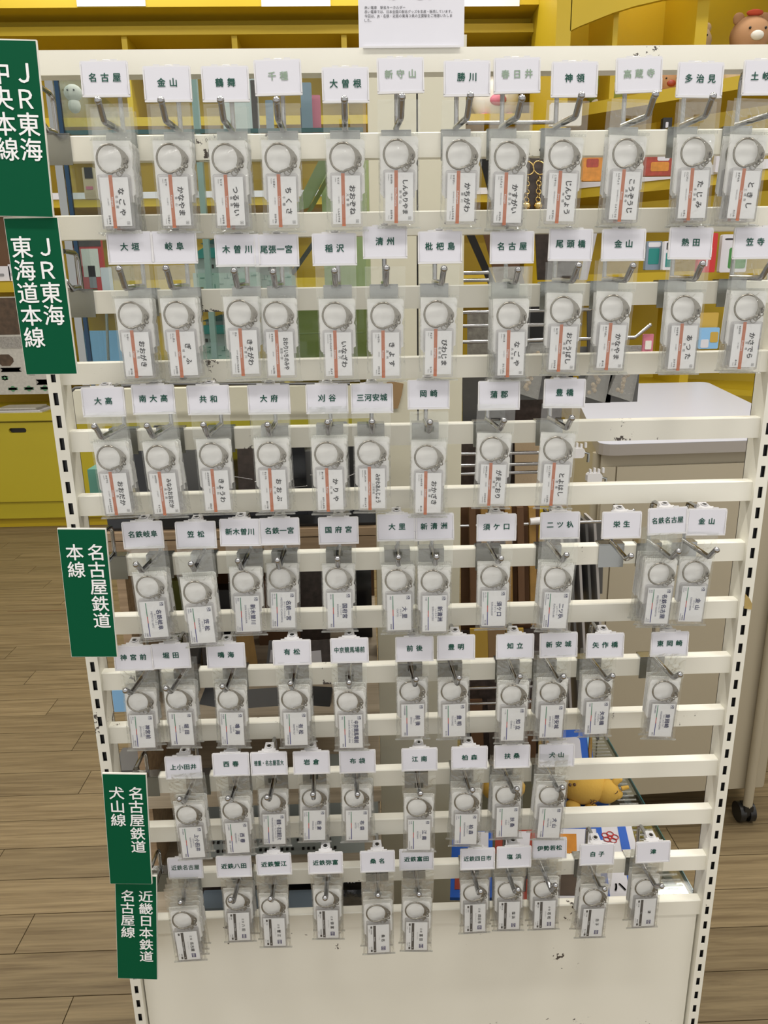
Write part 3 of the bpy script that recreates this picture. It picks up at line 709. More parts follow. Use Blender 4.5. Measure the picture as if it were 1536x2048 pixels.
for k, kind, R in ((2, 'J', R1), (4, 'J', R2), (6, 'J', R3), (8, 'M', R4), (10, 'M', R5), (12, 'M', R6), (14, 'K', R7)):
    rn = ROWNAME[k]
    for idx, r in enumerate(R):
        if kind == 'J': text, ro, cu, cv, crot, tu, tv, au, av, n, kana, prv, nxt, note, fade = r[:15]; ex = r[15:]
        else: text, ro, cu, cv, crot, tu, tv, au, av, n, kana, prv, nxt, fade = r[:14]; ex = r[14:]; note = CODE7[idx] if kind == 'K' else ''
        bY = ex[0] if len(ex) > 0 else None; cY = ex[1] if len(ex) > 1 else CARDY
        tip = P(tu, tv, TIPY); cc = P(cu, cv, cY)
        X = tip.x + random.uniform(-.0006, .0006)
        if n:
            e_ = P(au, av, bY or -.032).x - tip.x; X = tip.x + max(-.007, min(.007, 1.2 * e_))
        make_card(text, ro, cc, crot, k, fade)
        make_hook(X, k, tip, cc.z + .0140, f'chrome double hook holding the {text} ({ro}) card, {rn} hook row' + (', empty, its steel saddle bare' if n == 0 else ''), cY)
        if n == 0: continue
        lab = label_mesh(kind, kana, text, ro if kind != 'M' else ro.upper(), prv, nxt, note)
        zr = zbar(k) + .0045
        def zc(Y): return P(au, av, Y).z
        if bY is None:
            a, b = -.046, -.012; f = lambda Y: zc(Y) - (zr - HD)
            if f(a) * f(b) > 0: Y = a if abs(f(a)) < abs(f(b)) else b
            else:
                for _ in range(30):
                    m_ = (a + b) / 2
                    if f(a) * f(m_) <= 0: b = m_
                    else: a = m_
                Y = a
            if k <= 4: Y = -.032
            if n > 1: Y = min(Y, -.024)
        else: Y = bY
        ac = P(au, av, Y)
        # lean so that the case centre falls where it hangs, hole near the peg
        hole = Vector((X + (tip.x - X) * .4, Y, ac.z + HD)); lean = math.atan2(ac.x - hole.x, HD)
        lean = max(-.035, min(.035, lean)); hole.x = ac.x - math.sin(lean) * HD
        names = {'J': 'orange-banded', 'M': 'tricolour-lined', 'K': 'brown-banded'}[kind]
        make_package(lab, kind, hole, (0, -lean, random.uniform(-.04, .04)), f'bagged {names} station keychain reading {kana} ({ro}), frontmost on its {rn}-row hook', f'bagged keychains on the {rn} hook row', sd); sd += 1
        step = .009 if n > 2 else (.012 if kind != 'K' else .014)
        for j in range(1, n):
            yy = Y + step * j
            if yy > -.003: step = max(.0045, (-.003 - Y) / j); yy = min(Y + step * j, -.002)
            jx = random.uniform(-.0015, .0015)
            make_package(lab, kind, (hole.x + jx, yy, hole.z + random.uniform(-.001, .001)), (0, -lean + random.uniform(-.03, .03), random.uniform(-.05, .05)),
                         f'bagged keychain hanging {ORD[j]} the front {kana} ({ro}) keychain, {rn} hook row', f'bagged keychains on the {rn} hook row', sd); sd += 1

# ================================================================ green line signs at the left edge
def sign(k, plate_u, plate_v, tr, br, Y, cols, gsz, pitch, ytop, right_off, sep, label):
    a = P(tr[0], tr[1], Y); b = P(br[0], br[1], Y); hw = .0262
    xc = (a.x + b.x) / 2 - hw; zc = (a.z + b.z) / 2; hh = (a.z - b.z) / 2
    X = P(plate_u, plate_v, DB).x
    hk = make_hook(X, k, Vector((X, -.027, zbar(k) + .008)), zbar(k) + .038, f'chrome hook carrying the {label[0]} green sign, {ROWNAME[k]} hook row', Y)
    t = thing('line_sign', label[1], 'sign', (xc, Y, zc), 'green railway line signs down the left edge')
    t.rotation_euler = (0, math.atan2(a.x - b.x, a.z - b.z), 0)
    MB().box((-hw, .0003, -hh), (hw, .003, hh), 0).build('board', 'sign_edge', t)
    MB().box((-hw + .0005, 0, -hh + .0005), (hw - .0008, .0004, hh - .0012), 0).build('face', 'sign_green', t)
    # bracket from the hook arm to the board
    mb = MB(); mb.box((X - xc - .004, .003, zbar(k) + .034 - zc), (X - xc + .004, .008, zbar(k) + .042 - zc)); mb.box((min(0, X - xc), .003, zbar(k) + .035 - zc), (max(0, X - xc), .005, zbar(k) + .041 - zc)); mb.build('bracket', 'satin_steel', t)
    mb = MB(); z0 = P(tr[0], ytop, Y).z - zc
    for ci, col in enumerate(cols):
        x = hw - right_off - sep * ci
        for i, ch in enumerate(col):
            put(mb, ch, gsz, (x, -.0003, z0 - gsz * .5 - pitch * i), XA, ZA, 0, .014)
    mb.build('lettering', 'sign_white', t)
sign(2, 112, 290, (72, 77), (107, 433), -.046, ['ＪＲ東海', '中央本線'], .0215, .0217, 118, .0145, .0222, ('ＪＲ東海中央本線', 'topmost green sign reading ＪＲ東海中央本線 in white vertical text'))
sign(4, 160, 600, (115, 433), (155, 748), -.042, ['ＪＲ東海', '東海道本線'], .0215, .0217, 470, .0160, .0226, ('ＪＲ東海東海道本線', 'green sign reading ＪＲ東海東海道本線, second from the top'))
sign(8, 229, 1140, (211, 1056), (235, 1313), -.044, ['名古屋鉄道', '本線'], .0200, .0203, 1086, .0135, .0225, ('名古屋鉄道本線', 'green sign reading 名古屋鉄道本線, middle of the five'))
sign(12, 298, 1600, (292, 1546), (304, 1767), -.046, ['名古屋鉄道', '犬山線'], .0190, .0193, 1571, .0140, .0225, ('名古屋鉄道犬山線', 'green sign reading 名古屋鉄道犬山線, fourth from the top'))
sign(14, 322, 1770, (313, 1749), (315, 1957), -.040, ['近畿日本鉄道', '名古屋線'], .0188, .0192, 1778, .0140, .0232, ('近畿日本鉄道名古屋線', 'lowest green sign, reading 近畿日本鉄道名古屋線, beside the bottom hook row'))

# ================================================================ header sign on top of the rack
Y = .004
a = P(718, 85, Y); b = P(928, 83, Y); top = P(715, -55, Y).z
t = thing('header_sign', 'white explanation board standing on top of the rack', 'sign', (a.x, Y, TOPZ))
MB().box((0, 0, 0), (b.x - a.x, .003, top - TOPZ)).build('board', 'paper', t)
MB().box((.004, -.002, -.001), (b.x - a.x - .004, .012, .0008)).build('foot_strip', 'white_plastic', t)
mb = MB(); sw = b.x - a.x; left = .006
for s, vv in (('赤い電車　駅名キーホルダー', 15), ('赤い電車では、日本全国の駅名グッズを生産・販売しています。', 23.5), ('今回は、JR・名鉄・近鉄の東海３県の主要駅をご用意いたしま', 32), ('した。', 40.5)):
    put(mb, s, .0031, (left, -.0004, P(800, vv, Y).z - TOPZ), XA, ZA, 0, .01, align='l', maxw=sw - .018)
mb.build('lettering', 'ink_black', t)
mb = MB(); put(mb, '赤い電車', .012, (sw / 2, -.0004, P(800, -15, Y).z - TOPZ), XA, ZA, 0, .03); mb.build('heading', 'food_orange', t)

# ================================================================ background builder helpers
def fbox(name, u0, v0, u1, v1, Y, d, m, label, cat, group=None, bev=0, parent=None):
    a = P((u0 + u1) / 2, v0, Y); b = P((u0 + u1) / 2, v1, Y); vm = (v0 + v1) / 2; l = P(u0, vm, Y); r = P(u1, vm, Y)
    o = MB().box((l.x, Y, b.z), (r.x, Y + d, a.z), 0, bev).build(name, m, parent)
    if not parent: tag(o, label, cat, group)
    return o

# --- yellow shelving along the far wall (left part)
YF = 4.1
def zf(v, Y=YF, u=300): return P(u, v, Y).z
def xf(u, v, Y=YF): return P(u, v, Y).x
ys = thing('yellow_shelving', 'long yellow built-in shelving along the far wall', 'shelf', (0, YF, 0))
x0, x1 = -2.9, xf(1118, 100, 3.55) - .021
def part(mb, name, m, parent=ys, off=(0, YF, 0)):
    me = mb.mesh(name, m); o = link(name, me, parent); o.location = (-off[0], -off[1], -off[2]); return o
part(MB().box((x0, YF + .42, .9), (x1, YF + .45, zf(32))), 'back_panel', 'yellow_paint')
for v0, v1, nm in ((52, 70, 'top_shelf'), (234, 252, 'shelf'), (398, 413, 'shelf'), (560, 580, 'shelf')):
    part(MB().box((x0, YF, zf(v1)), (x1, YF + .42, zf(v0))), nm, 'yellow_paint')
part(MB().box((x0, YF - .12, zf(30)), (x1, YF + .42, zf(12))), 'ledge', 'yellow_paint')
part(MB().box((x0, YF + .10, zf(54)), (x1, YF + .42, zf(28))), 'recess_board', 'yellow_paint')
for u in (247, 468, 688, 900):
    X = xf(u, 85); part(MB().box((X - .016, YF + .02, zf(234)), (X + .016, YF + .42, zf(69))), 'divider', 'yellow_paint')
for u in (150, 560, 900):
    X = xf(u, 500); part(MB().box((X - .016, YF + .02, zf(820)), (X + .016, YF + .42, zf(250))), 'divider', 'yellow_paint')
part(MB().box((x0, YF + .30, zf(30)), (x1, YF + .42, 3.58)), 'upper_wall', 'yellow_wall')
# white price rail on the middle shelf
part(MB().box((x0, YF - .008, zf(397)), (x1, YF - .001, zf(384))), 'price_rail', 'paper')
# base cabinets
YC = 4.46; YT = 4.05
cb = thing('yellow_cabinet', 'low yellow base cabinet with oval handle holes below the shelving', 'cabinet', (0, YC - .5, 0))
YC = P(200, 900, 4.0).y
zt_ = P(200, 822, YC).z; zt2 = P(200, 838, YC).z
def cpart(mb, nm, m, par=cb): return part(mb, nm, m, par, (0, 3.96, 0))
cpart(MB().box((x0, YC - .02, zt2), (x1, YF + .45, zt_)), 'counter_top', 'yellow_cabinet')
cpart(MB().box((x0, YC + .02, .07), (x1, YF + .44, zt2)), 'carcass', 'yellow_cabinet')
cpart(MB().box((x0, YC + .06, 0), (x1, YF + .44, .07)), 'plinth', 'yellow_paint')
zd0 = P(200, 1000, YC).z; zd1 = P(200, 842, YC).z
for i in range(5):
    xa = xf(-210, 900, YC) + i * (xf(150, 900, YC) - xf(-210, 900, YC)); xb = xa + (xf(150, 900, YC) - xf(-210, 900, YC)) - .004
    xb = min(xb, x1)
    if xb - xa < .2: break
    h = P(35, 861, YC); hx = (xa + xb) / 2 if i else h.x; hz = h.z; hw, hh = .056, .016
    mb = MB()
    mb.box((xa, YC, zd0), (hx - hw, YC + .02, zd1)); mb.box((hx + hw, YC, zd0), (xb, YC + .02, zd1))
    mb.box((hx - hw, YC, zd0), (hx + hw, YC + .02, hz - hh)); mb.box((hx - hw, YC, hz + hh), (hx + hw, YC + .02, zd1))
    for s_ in (-1, 1):      # rounded hole ends
        for q in (-1, 1):
            pts = [(hx + s_ * hw, hz + q * hh)] + [(hx + s_ * (hw - hh) + s_ * hh * math.cos(math.radians(a_)), hz + q * hh * math.sin(math.radians(a_))) for a_ in range(0, 91, 15)]
            if s_ * q > 0: pts = pts[::-1]
            mb.prism(pts, YC, YC + .02)
    d_ = cpart(mb, 'drawer_front', 'yellow_cabinet')
    me = MB().box((hx - hw - .01, YC + .0195, hz - .03), (hx + hw + .01, YC + .0205, hz + .03)).mesh('hole_shade', 'black'); hh_ = link('hole_shade', me, d_)  # black sheet stands in for the shade inside the handle cut-out
    if i == 0: continue

# white placards on the bright wall above
for u0, u1, lb in ((150, 288, 'left white placard on the yellow wall above the ledge'), (521, 660, 'middle white placard on the yellow wall above the ledge'), (905, 1040, 'right white placard on the yellow wall above the ledge')):
    fbox('placard', u0, -60, u1, 12.5, YF - .125, .004, 'paper', lb, 'sign', 'white placards above the ledge')

# --- right wing: arched yellow shelving with plush toys
YW = 3.55
yw = thing('arched_shelving', 'yellow shelving with an arched opening at the upper right', 'shelf', (xf(1125, 300, YW), YW, 0))
ofs = (xf(1125, 300, YW), YW, 0)
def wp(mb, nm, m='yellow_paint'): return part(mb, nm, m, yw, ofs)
XW0 = xf(1118, 100, YW); XW1 = xf(1700, 100, YW)
def pt(u, v, Y=YW): q = P(u, v, Y); return (q.x, q.z)
arch = [pt(1140, 62), pt(1160, 52), pt(1190, 40), pt(1225, 26), pt(1270, 12), pt(1330, -2), pt(1420, -14), pt(1560, -22), pt(1700, -26)]
topz = 3.58
poly = arch + [(arch[-1][0], topz), (arch[0][0], topz)]
# split the arch fascia into quads
mb = MB()
for (xa, za), (xb, zb2) in zip(arch[:-1], arch[1:]):
    mb.hexa([(xa, YW, za), (xb, YW, zb2), (xb, YW + .03, zb2), (xa, YW + .03, za), (xa, YW, topz), (xb, YW, topz), (xb, YW + .03, topz), (xa, YW + .03, topz)])
wp(mb, 'arch_panel')
wp(MB().box((XW0, YW, 0), (xf(1140, 100, YW), YW + .03, topz)), 'pillar')
wp(MB().box((XW0 - .02, YW, 0), (XW0, YW + .6, topz)), 'side_panel')
wp(MB().box((XW0, YW + .52, 0), (XW1, YW + .55, topz)), 'back_panel')
for u, wd in ((1238, 5), (1412, 12)):
    l = pt(u - wd, 60)[0]; r = pt(u + wd, 60)[0]
    wp(MB().box((l, YW + .06, P(u, 215, YW).z), (r, YW + .52, topz)), 'divider')
# shelves slope only in the picture: the wing turns towards the room
def wing(v0l, v0r, th, nm):
    a = P(1085, v0l, YW + .30); Yr = 2.95; b = P(1640, v0r, Yr)
    z = a.z
    t1 = th
    mb = MB(); mb.hexa([(a.x, a.y, z - t1), (b.x, b.y, z - t1), (b.x + .1, b.y + .5, z - t1), (a.x + .1, a.y + .5, z - t1), (a.x, a.y, z), (b.x, b.y, z), (b.x + .1, b.y + .5, z), (a.x + .1, a.y + .5, z)])
    wp(mb, nm); return a, b, z
wing(222, 150, .060, 'shelf'); A2, B2, Z2 = wing(385, 350, .050, 'shelf'); A3, B3, Z3 = wing(552, 548, .050, 'shelf'); wing(760, 750, .03, 'shelf')
a, b, z = A2, B2, Z2
mb = MB(); mb.hexa([(a.x, a.y - .012, z), (b.x, b.y - .012, z), (b.x, b.y - .004, z), (a.x, a.y - .004, z), (a.x, a.y - .012, z + .045), (b.x, b.y - .012, z + .045), (b.x, b.y - .004, z + .045), (a.x, a.y - .004, z + .045)]); wp(mb, 'price_rail', 'paper')
l = pt(1345, 750)[0]; r = pt(1362, 750)[0]; wp(MB().box((l, YW - .1, 0), (r, YW + .3, Z3 - .05)), 'post')

def plush(u, v, Y, r, body, muzzle, label, leaf=None, ears=True):
    c = P(u, v, Y); t = thing('plush_toy', label, 'plush toy', (c.x, c.y, c.z - r), 'plush toys on the yellow shelves')
    MB().ball((0, 0, r * .95), r, 0, 20, (1.05, .9, .95)).build('head', body, t)
    mb = MB(); mb.ball((0, -r * .82, r * .75), r * .3, 0, 14, (1.2, .7, .8)); mb.build('muzzle', muzzle, t)
    mb = MB()
    for s_ in (-1, 1): mb.ball((s_ * r * .42, -r * .82, r * 1.1), r * .07, 0, 8)
    mb.build('eyes', 'black', t)
    if ears:
        for s_ in (-1, 1): MB().ball((s_ * r * .7, 0, r * 1.75), r * .32, 0, 12, (1, .6, 1)).build('ear', body, t)
    if leaf: MB().ball((0, -r * .3, r * 1.95), r * .35, 0, 12, (1.3, .7, .45)).build('cap', leaf, t)
    for s_ in (-1, 1): MB().ball((s_ * r * .55, -r * .5, r * .12), r * .3, 0, 12, (1, 1, .6)).build('paw', muzzle, t)
plush(1390, 82, YW + .3, .085, 'plush_beige', 'plush_white', 'beige plush toy behind the divider at the upper right')
plush(1500, 70, YW + .12, .10, 'plush_brown', 'plush_white', 'brown plush head with a red tuft at the top right corner', 'plush_red')
plush(1212, 172, YW + .35, .115, 'plush_green', 'plush_white', 'green plush toy with white face between the right uprights')
plush(1335, 165, YW + .2, .07, 'plush_brown', 'food_red', 'small dark brown plush toy behind the Kozoji card')
plush(1475, 155, YW, .07, 'plush_beige', 'plush_brown', 'beige plush toy peeking between the last two top cards')
plush(990, 196, YF + .12, .14, 'plush_white', 'pink', 'white plush toy with pink muzzle behind the central post')

# --- goods on the wing shelves (boxes with flat print)
def product(name, u0, v0, u1, v1, Y, m, label, cat='box', deco=None, d=.03, grp='packaged goods on the yellow shelves'):
    a = P(u0, v1, Y); b = P(u1, v0, Y); w_, h_ = b.x - a.x, b.z - a.z
    t = thing(name, label, cat, (a.x, Y, a.z), grp)
    MB().box((0, 0, 0), (w_, d, h_), 0, min(w_, h_) * .04).build('body', m, t)
    if deco:
        for i, (nm, dm, x0_, z0_, x1_, z1_) in enumerate(deco):
            MB().box((w_ * x0_, -.0015, h_ * z0_), (w_ * x1_, 0, h_ * z1_), 0, min(w_, h_) * .05).build(nm, dm, t)
    return t
product('snack_pack', 1165, 312, 1208, 362, 3.3, 'food_orange', 'orange snack pack with food photo on the middle shelf', deco=[('window', 'food_red', .15, .55, .75, .9)])
product('snack_box', 1288, 305, 1352, 352, 3.2, 'food_red', 'red snack box beside the Kozoji keychains', deco=[('photo', 'food_orange', .2, .2, .8, .6), ('label_patch', 'paper', .4, .65, .8, .9)])
product('sweets_box', 1430, 310, 1460, 345, 3.2, 'paper', 'white sweets box on the middle shelf at the right')
product('book', 1394, 466, 1437, 545, 3.0, 'red', 'tall red book next to the Atsuta card', 'book', [('spine_print', 'paper', .45, .15, .55, .75)])
product('leaf_card', 1438, 468, 1500, 545, 3.05, 'paper', 'white card with a green leaf picture right of the red book', 'card', [('leaf_picture', 'leaf_green', .3, .1, .95, .65), ('heading', 'ink_grey', .1, .85, .5, .9)])
product('castle_card', 1290, 482, 1325, 540, 3.05, 'card_bluegrey', 'blue card with a teal castle picture behind the Kanayama card', 'card', [('castle_picture', 'teal', .15, .2, .85, .75), ('sky', 'paper', .1, .8, .9, .96)])
product('castle_card', 1325, 482, 1352, 540, 3.0, 'paper', 'narrow white card with a teal castle picture left of the Atsuta card', 'card', [('castle_picture', 'teal', .2, .1, .9, .6), ('badge', 'black', .2, .7, .8, .95)])
product('blue_box', 1396, 655, 1440, 698, 2.9, 'blue_light', 'bright blue toy box between the Atsuta and Kasadera keychains', 'box', [('ball_picture', 'paper', .1, .05, .5, .45), ('badge', 'gold_card', .55, .3, .95, .8)])
product('yellow_packet', 1398, 625, 1438, 655, 2.95, 'gold_card', 'yellow packet on top of the bright blue toy box', 'packet')
product('blue_box', 1515, 632, 1560, 698, 2.9, 'blue', 'blue toy box at the right edge of the picture', 'box', [('band', 'red', .0, .1, .6, .35), ('badge', 'paper', .3, .45, .8, .9)])
product('flower_packet', 1284, 668, 1308, 712, .335, 'pink', 'pink flowered packet hanging at the tip of the long side hook', 'packet', [('flowers', 'plush_white', .2, .3, .8, .7)], .004)
product('black_box', 1325, 235, 1345, 258, 3.2, 'black', 'black box with white brush lettering behind the top right hooks', 'box', [('lettering', 'paper', .3, .1, .6, .6)])
product('paper_bag', 1100, 205, 1165, 252, 3.3, 'plush_white', 'white crumpled bag behind the Jinryo card', 'bag')

# --- left far shelf: brown box, price cards, leaflet poster, magazines
product('brown_box', 0, 430, 12, 545, 4.2, 'brown', 'brown box at the left edge on the far shelf', d=.1)
for i, (u0, u1) in enumerate(((-8, 18), (20, 40))):
    product('price_card', u0, 532 - i * 4, u1, 562, 4.12, 'paper', ['left white price card on the far yellow shelf', 'right white price card on the far yellow shelf'][i], 'card', [('print', 'ink_grey', .15, .3, .6, .5)], .004, 'price cards on the far shelf')
t = product('leaflet_poster', -30, 592, 104, 790, 3.98, 'newsprint', 'black and white leaflet poster with a green map on the cabinet', 'poster',
    [('photo', 'dark_photo', 0, .62, .98, .99), ('photo', 'printed_grey', .25, .48, .98, .60), ('photo', 'dark_photo', .22, .30, .42, .42), ('map_picture', 'map_green', .66, .22, .97, .42), ('badge', 'map_green', .24, .15, .32, .2), ('badge', 'black', .76, .43, .84, .47),
     ('dotted_edge', 'black', .61, .2, .64, .45), ('photo', 'map_green', .3, .03, .42, .09), ('photo', 'map_green', .5, .03, .62, .09), ('photo', 'map_green', .7, .03, .82, .09), ('text_block', 'printed_grey', .24, .24, .5, .28), ('text_block', 'printed_grey', .66, .11, .98, .14)], .004, 'printed matter on the far cabinet')
z = zt_
for i in range(4):
    o = MB().box((P(-20, 800, 3.98).x + .01 * i, 3.985, z + .008 * i), (P(80 - 4 * i, 800, 3.98).x, 4.16, z + .008 * i + .007), 0).build('magazine', ['newsprint', 'paper', 'printed_grey', 'newsprint'][i])
    tag(o, ['lowest magazine of the pile on the yellow cabinet', 'second magazine from the bottom of the cabinet pile', 'third magazine from the bottom of the cabinet pile', 'top magazine of the pile on the yellow cabinet'][i], 'magazine', 'magazines on the yellow cabinet')

# --- white-topped cart behind, right
ZC = 1.10
ct = thing('trolley_cabinet', 'beige cabinet on casters with a white table top behind the rack', 'cabinet', (1.2, 1.4, 0))
cof = (1.2, 1.4, 0)
A, B, C_, D = Vector((.895, .905)), Vector((1.455, .93)), Vector((1.725, 2.17)), Vector((1.165, 2.15))
def inset(d):
    cc = (A + B + C_ + D) / 4; return [p + (cc - p).normalized() * d for p in (A, B, C_, D)]
def rounded(poly, r):
    o = []; n = len(poly)
    for i, p in enumerate(poly):
        a = (poly[i - 1] - p).normalized() * r; b = (poly[(i + 1) % n] - p).normalized() * r
        for t_ in (0, .25, .5, .75, 1): o.append((p + a * (1 - t_) ** 2 + b * t_ ** 2))
    return [(q.x, q.y) for q in o]
part(MB().prismz(rounded([A, B, C_, D], .05), ZC - .001, ZC), 'table_top', 'table_white', ct, cof)
part(MB().prismz(rounded([A, B, C_, D], .05), ZC - .028, ZC - .0011), 'top_edge', 'table_edge', ct, cof)
q = inset(.03); zb0 = P(1400, 1580, .95).z
part(MB().prismz([(v.x, v.y) for v in q], zb0, ZC - .028), 'body', 'cart_beige', ct, cof)
fx = P(1237, 900, .92).x
dirf = (B - A).normalized(); nrm = Vector((dirf.y, -dirf.x))
def fpt(x, o): 
    t_ = (x - q[0].x) / dirf.x; p = q[0] + dirf * t_ + nrm * o; return (p.x, p.y)
part(MB().prismz([fpt(fx + .002, .006), fpt(q[1].x - .01, .006), fpt(q[1].x - .01, -.001), fpt(fx + .002, -.001)], zb0 + .005, ZC - .06), 'door', 'cart_beige', ct, cof)
part(MB().prismz([fpt(q[0].x + .004, .006), fpt(fx - .002, .006), fpt(fx - .002, -.001), fpt(q[0].x + .004, -.001)], zb0 + .005, ZC - .06), 'side_strip', 'cart_beige', ct, cof)
def caster(x, y, sg):
    a = part(MB().tube([(x, y, .055), (x, y, ZC - .03)], .0125, 12), 'leg', 'cart_beige', ct, cof)
    mb = MB(); mb.cyl((x - .022, y + .012, .028), (x - .006, y + .012, .028), .028, 20); mb.cyl((x + .006, y + .012, .028), (x + .022, y + .012, .028), .028, 20)
    mb.cyl((x - .008, y + .01, .03), (x + .008, y + .01, .03), .02, 14); mb.box((x - .012, y - .012, .03), (x + .012, y + .02, .058))
    cs = part(mb, 'caster', 'rubber', ct, cof)
    me = MB().cyl((x + .022, y + .012, .028), (x + .0245, y + .012, .028), .012, 16).mesh('hub_cap', 'chrome'); link('hub_cap', me, cs)
lg = G(1492, 1642, 0)
caster(lg.x - .005, lg.y - .005, 1); caster(q[0].x, q[0].y + .03, -1); caster(q[2].x, q[2].y - .03, 1); caster(q[3].x, q[3].y - .03, 1)

# --- beige back-to-back post of the neighbouring gondola
YP = .30
pl = thing('gondola_post', 'beige double panel post behind the middle of the rack', 'post', (P(830, 800, YP).x, YP, 0))
xa, xm, xb = P(747, 800, YP).x, P(836, 800, YP).x, P(924, 800, YP).x
pz = P(800, 70, YP).z
for l, r in ((xa, xm - .0012), (xm + .0012, xb)):
    me = MB().box((l - pl.location.x, 0, 0), (r - pl.location.x, .05, pz)).mesh('panel', 'beige_metal'); link('panel', me, pl)
me = MB().box((xm - .001 - pl.location.x, .004, 0), (xm + .001 - pl.location.x, .05, pz)).mesh('joint', 'black'); link('joint', me, pl)
cbp = P(790, 788, YP - .003)
o = MB().prism([(cbp.x - .012, cbp.z - .022), (cbp.x + .004, cbp.z - .022), (cbp.x + .010, cbp.z - .002), (cbp.x + .013, cbp.z + .015), (cbp.x - .004, cbp.z + .019), (cbp.x - .012, cbp.z + .018)], YP - .003, YP - .0005).build('cardboard_scrap', 'cardboard')
tag(o, 'torn brown cardboard scrap stuck on the beige post', 'cardboard')

# --- left gondola: wood shelves, glass showcase above
YG = .13
gd = thing('merchandise_gondola', 'wooden shelf unit standing behind the left half of the rack', 'shelf', (P(450, 1100, YG).x, YG, 0))
gof = tuple(gd.location)
XG0, XG1 = P(215, 1100, YG).x, xa - .002
def gp(mb, nm, m): return part(mb, nm, m, gd, gof)
zA = P(450, 1062, YG).z; zA2 = P(450, 1112, YG).z
gp(MB().box((XG0, YG, zA2), (XG1, YG + .018, zA - .012)), 'drawer_front', 'shelf_wood')
gp(MB().box((XG0, YG, zA - .0105), (XG1, YG + .45, zA)), 'shelf', 'shelf_wood')
zS = {}
for nm, v in (('B', 1432), ('C', 1590), ):
    z = P(450, v, YG).z; zS[nm] = z
    gp(MB().box((XG0, YG, z - .020), (XG1, YG + .45, z)), 'shelf', 'pale_wood' if nm == 'B' else 'pale_wood')
zS['D'] = .58
gp(MB().box((XG0 - .01, .045, .565), (XG1, YG + .45, .58)), 'shelf', 'pale_wood')
gp(MB().box((XG0, YG + .44, 0), (XG1, YG + .46, zA)), 'back_panel', 'brown')
gp(MB().box((XG0, YG + .02, .08), (XG0 + .012, YG + .45, zA - .011)), 'side_panel', 'shelf_wood')
gp(MB().box((XG0, .08, 0), (XG1, YG + .44, .08)), 'plinth', 'brown')
# black slab stands in for the shade in the recess above the drawer
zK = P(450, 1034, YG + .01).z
o = MB().box((XG0, YG + .012, zA + .0002), (XG1, YG + .42, zK)).build('recess_shade_slab', 'black_gloss'); tag(o, 'long glossy black slab standing in for the shaded recess above the wooden drawer', 'slab')

# showcase
YS = .42
sc_ = thing('glass_showcase', 'glass showcase with dark blue edge behind the left half of the rack', 'showcase', (P(400, 600, YS).x, YS, 0))
sof = tuple(sc_.location)
def sp(mb, nm, m): return part(mb, nm, m, sc_, sof)
xs0 = P(140, 430, YS).x; xs1 = xa - .006; zs0 = P(150, 772, YS).z; zs1 = P(400, 112, YS).z
sp(MB().box((xs0 + .006, YS, zs0), (xs1, YS + .005, zs1)), 'front_pane', 'glass')
sp(MB().box((xs0, YS, zs0), (xs0 + .006, YS + .006, zs1)), 'glass_edge', 'blue_glass_edge')
sp(MB().box((xs0 - .016, YS + .006, zs0), (xs0 - .004, YS + .016, zs1)), 'frame_rail', 'satin_steel')
sp(MB().box((xs0 + .02, YS + .02, zK + .0005), (xs1, YS + .026, zs0 + .01)), 'lower_pane', 'glass')
sp(MB().box((xs0 - .002, YS + .016, zs0), (xs0 + .003, YS + .30, zs1)), 'side_pane', 'glass')
for u in (404, 748):
    X = P(u, 370, YS + .01).x; sp(MB().box((X - .005, YS + .006, zs0), (X + .004, YS + .018, zs1)), 'partition_edge', 'pale_glass_edge')
for v in (262, 583, 728):
    z = P(400, v, YS + .02).z; sp(MB().box((xs0 + .004, YS + .006, z - .006), (xs1, YS + .26, z)), 'glass_shelf', 'glass'); sp(MB().box((xs0 + .004, YS + .0062, z - .006), (xs1, YS + .009, z)), 'shelf_edge', 'glass_edge')
zSh = P(400, 728, YS + .02).z; zSh2 = P(400, 583, YS + .02).z; zSh3 = P(400, 262, YS + .02).z
zb_ = P(450, 775, .22).z
bm = MB().box((P(136, 800, .22).x, .22, P(450, 842, .22).z), (xa - .004, .24, zb_)).build('support_beam', 'beige_metal'); tag(bm, 'wide beige steel beam behind the third hook row', 'beam')
rd_ = MB(); rd_.tube([P(142, 783, .2), P(150, 776, .2), P(330, 768, .2), P(700, 768, .2)], .002, 8); o = rd_.build('cable_rod', 'grey_dark'); tag(o, 'thin dark rod running along the top of the beige beam', 'rod')

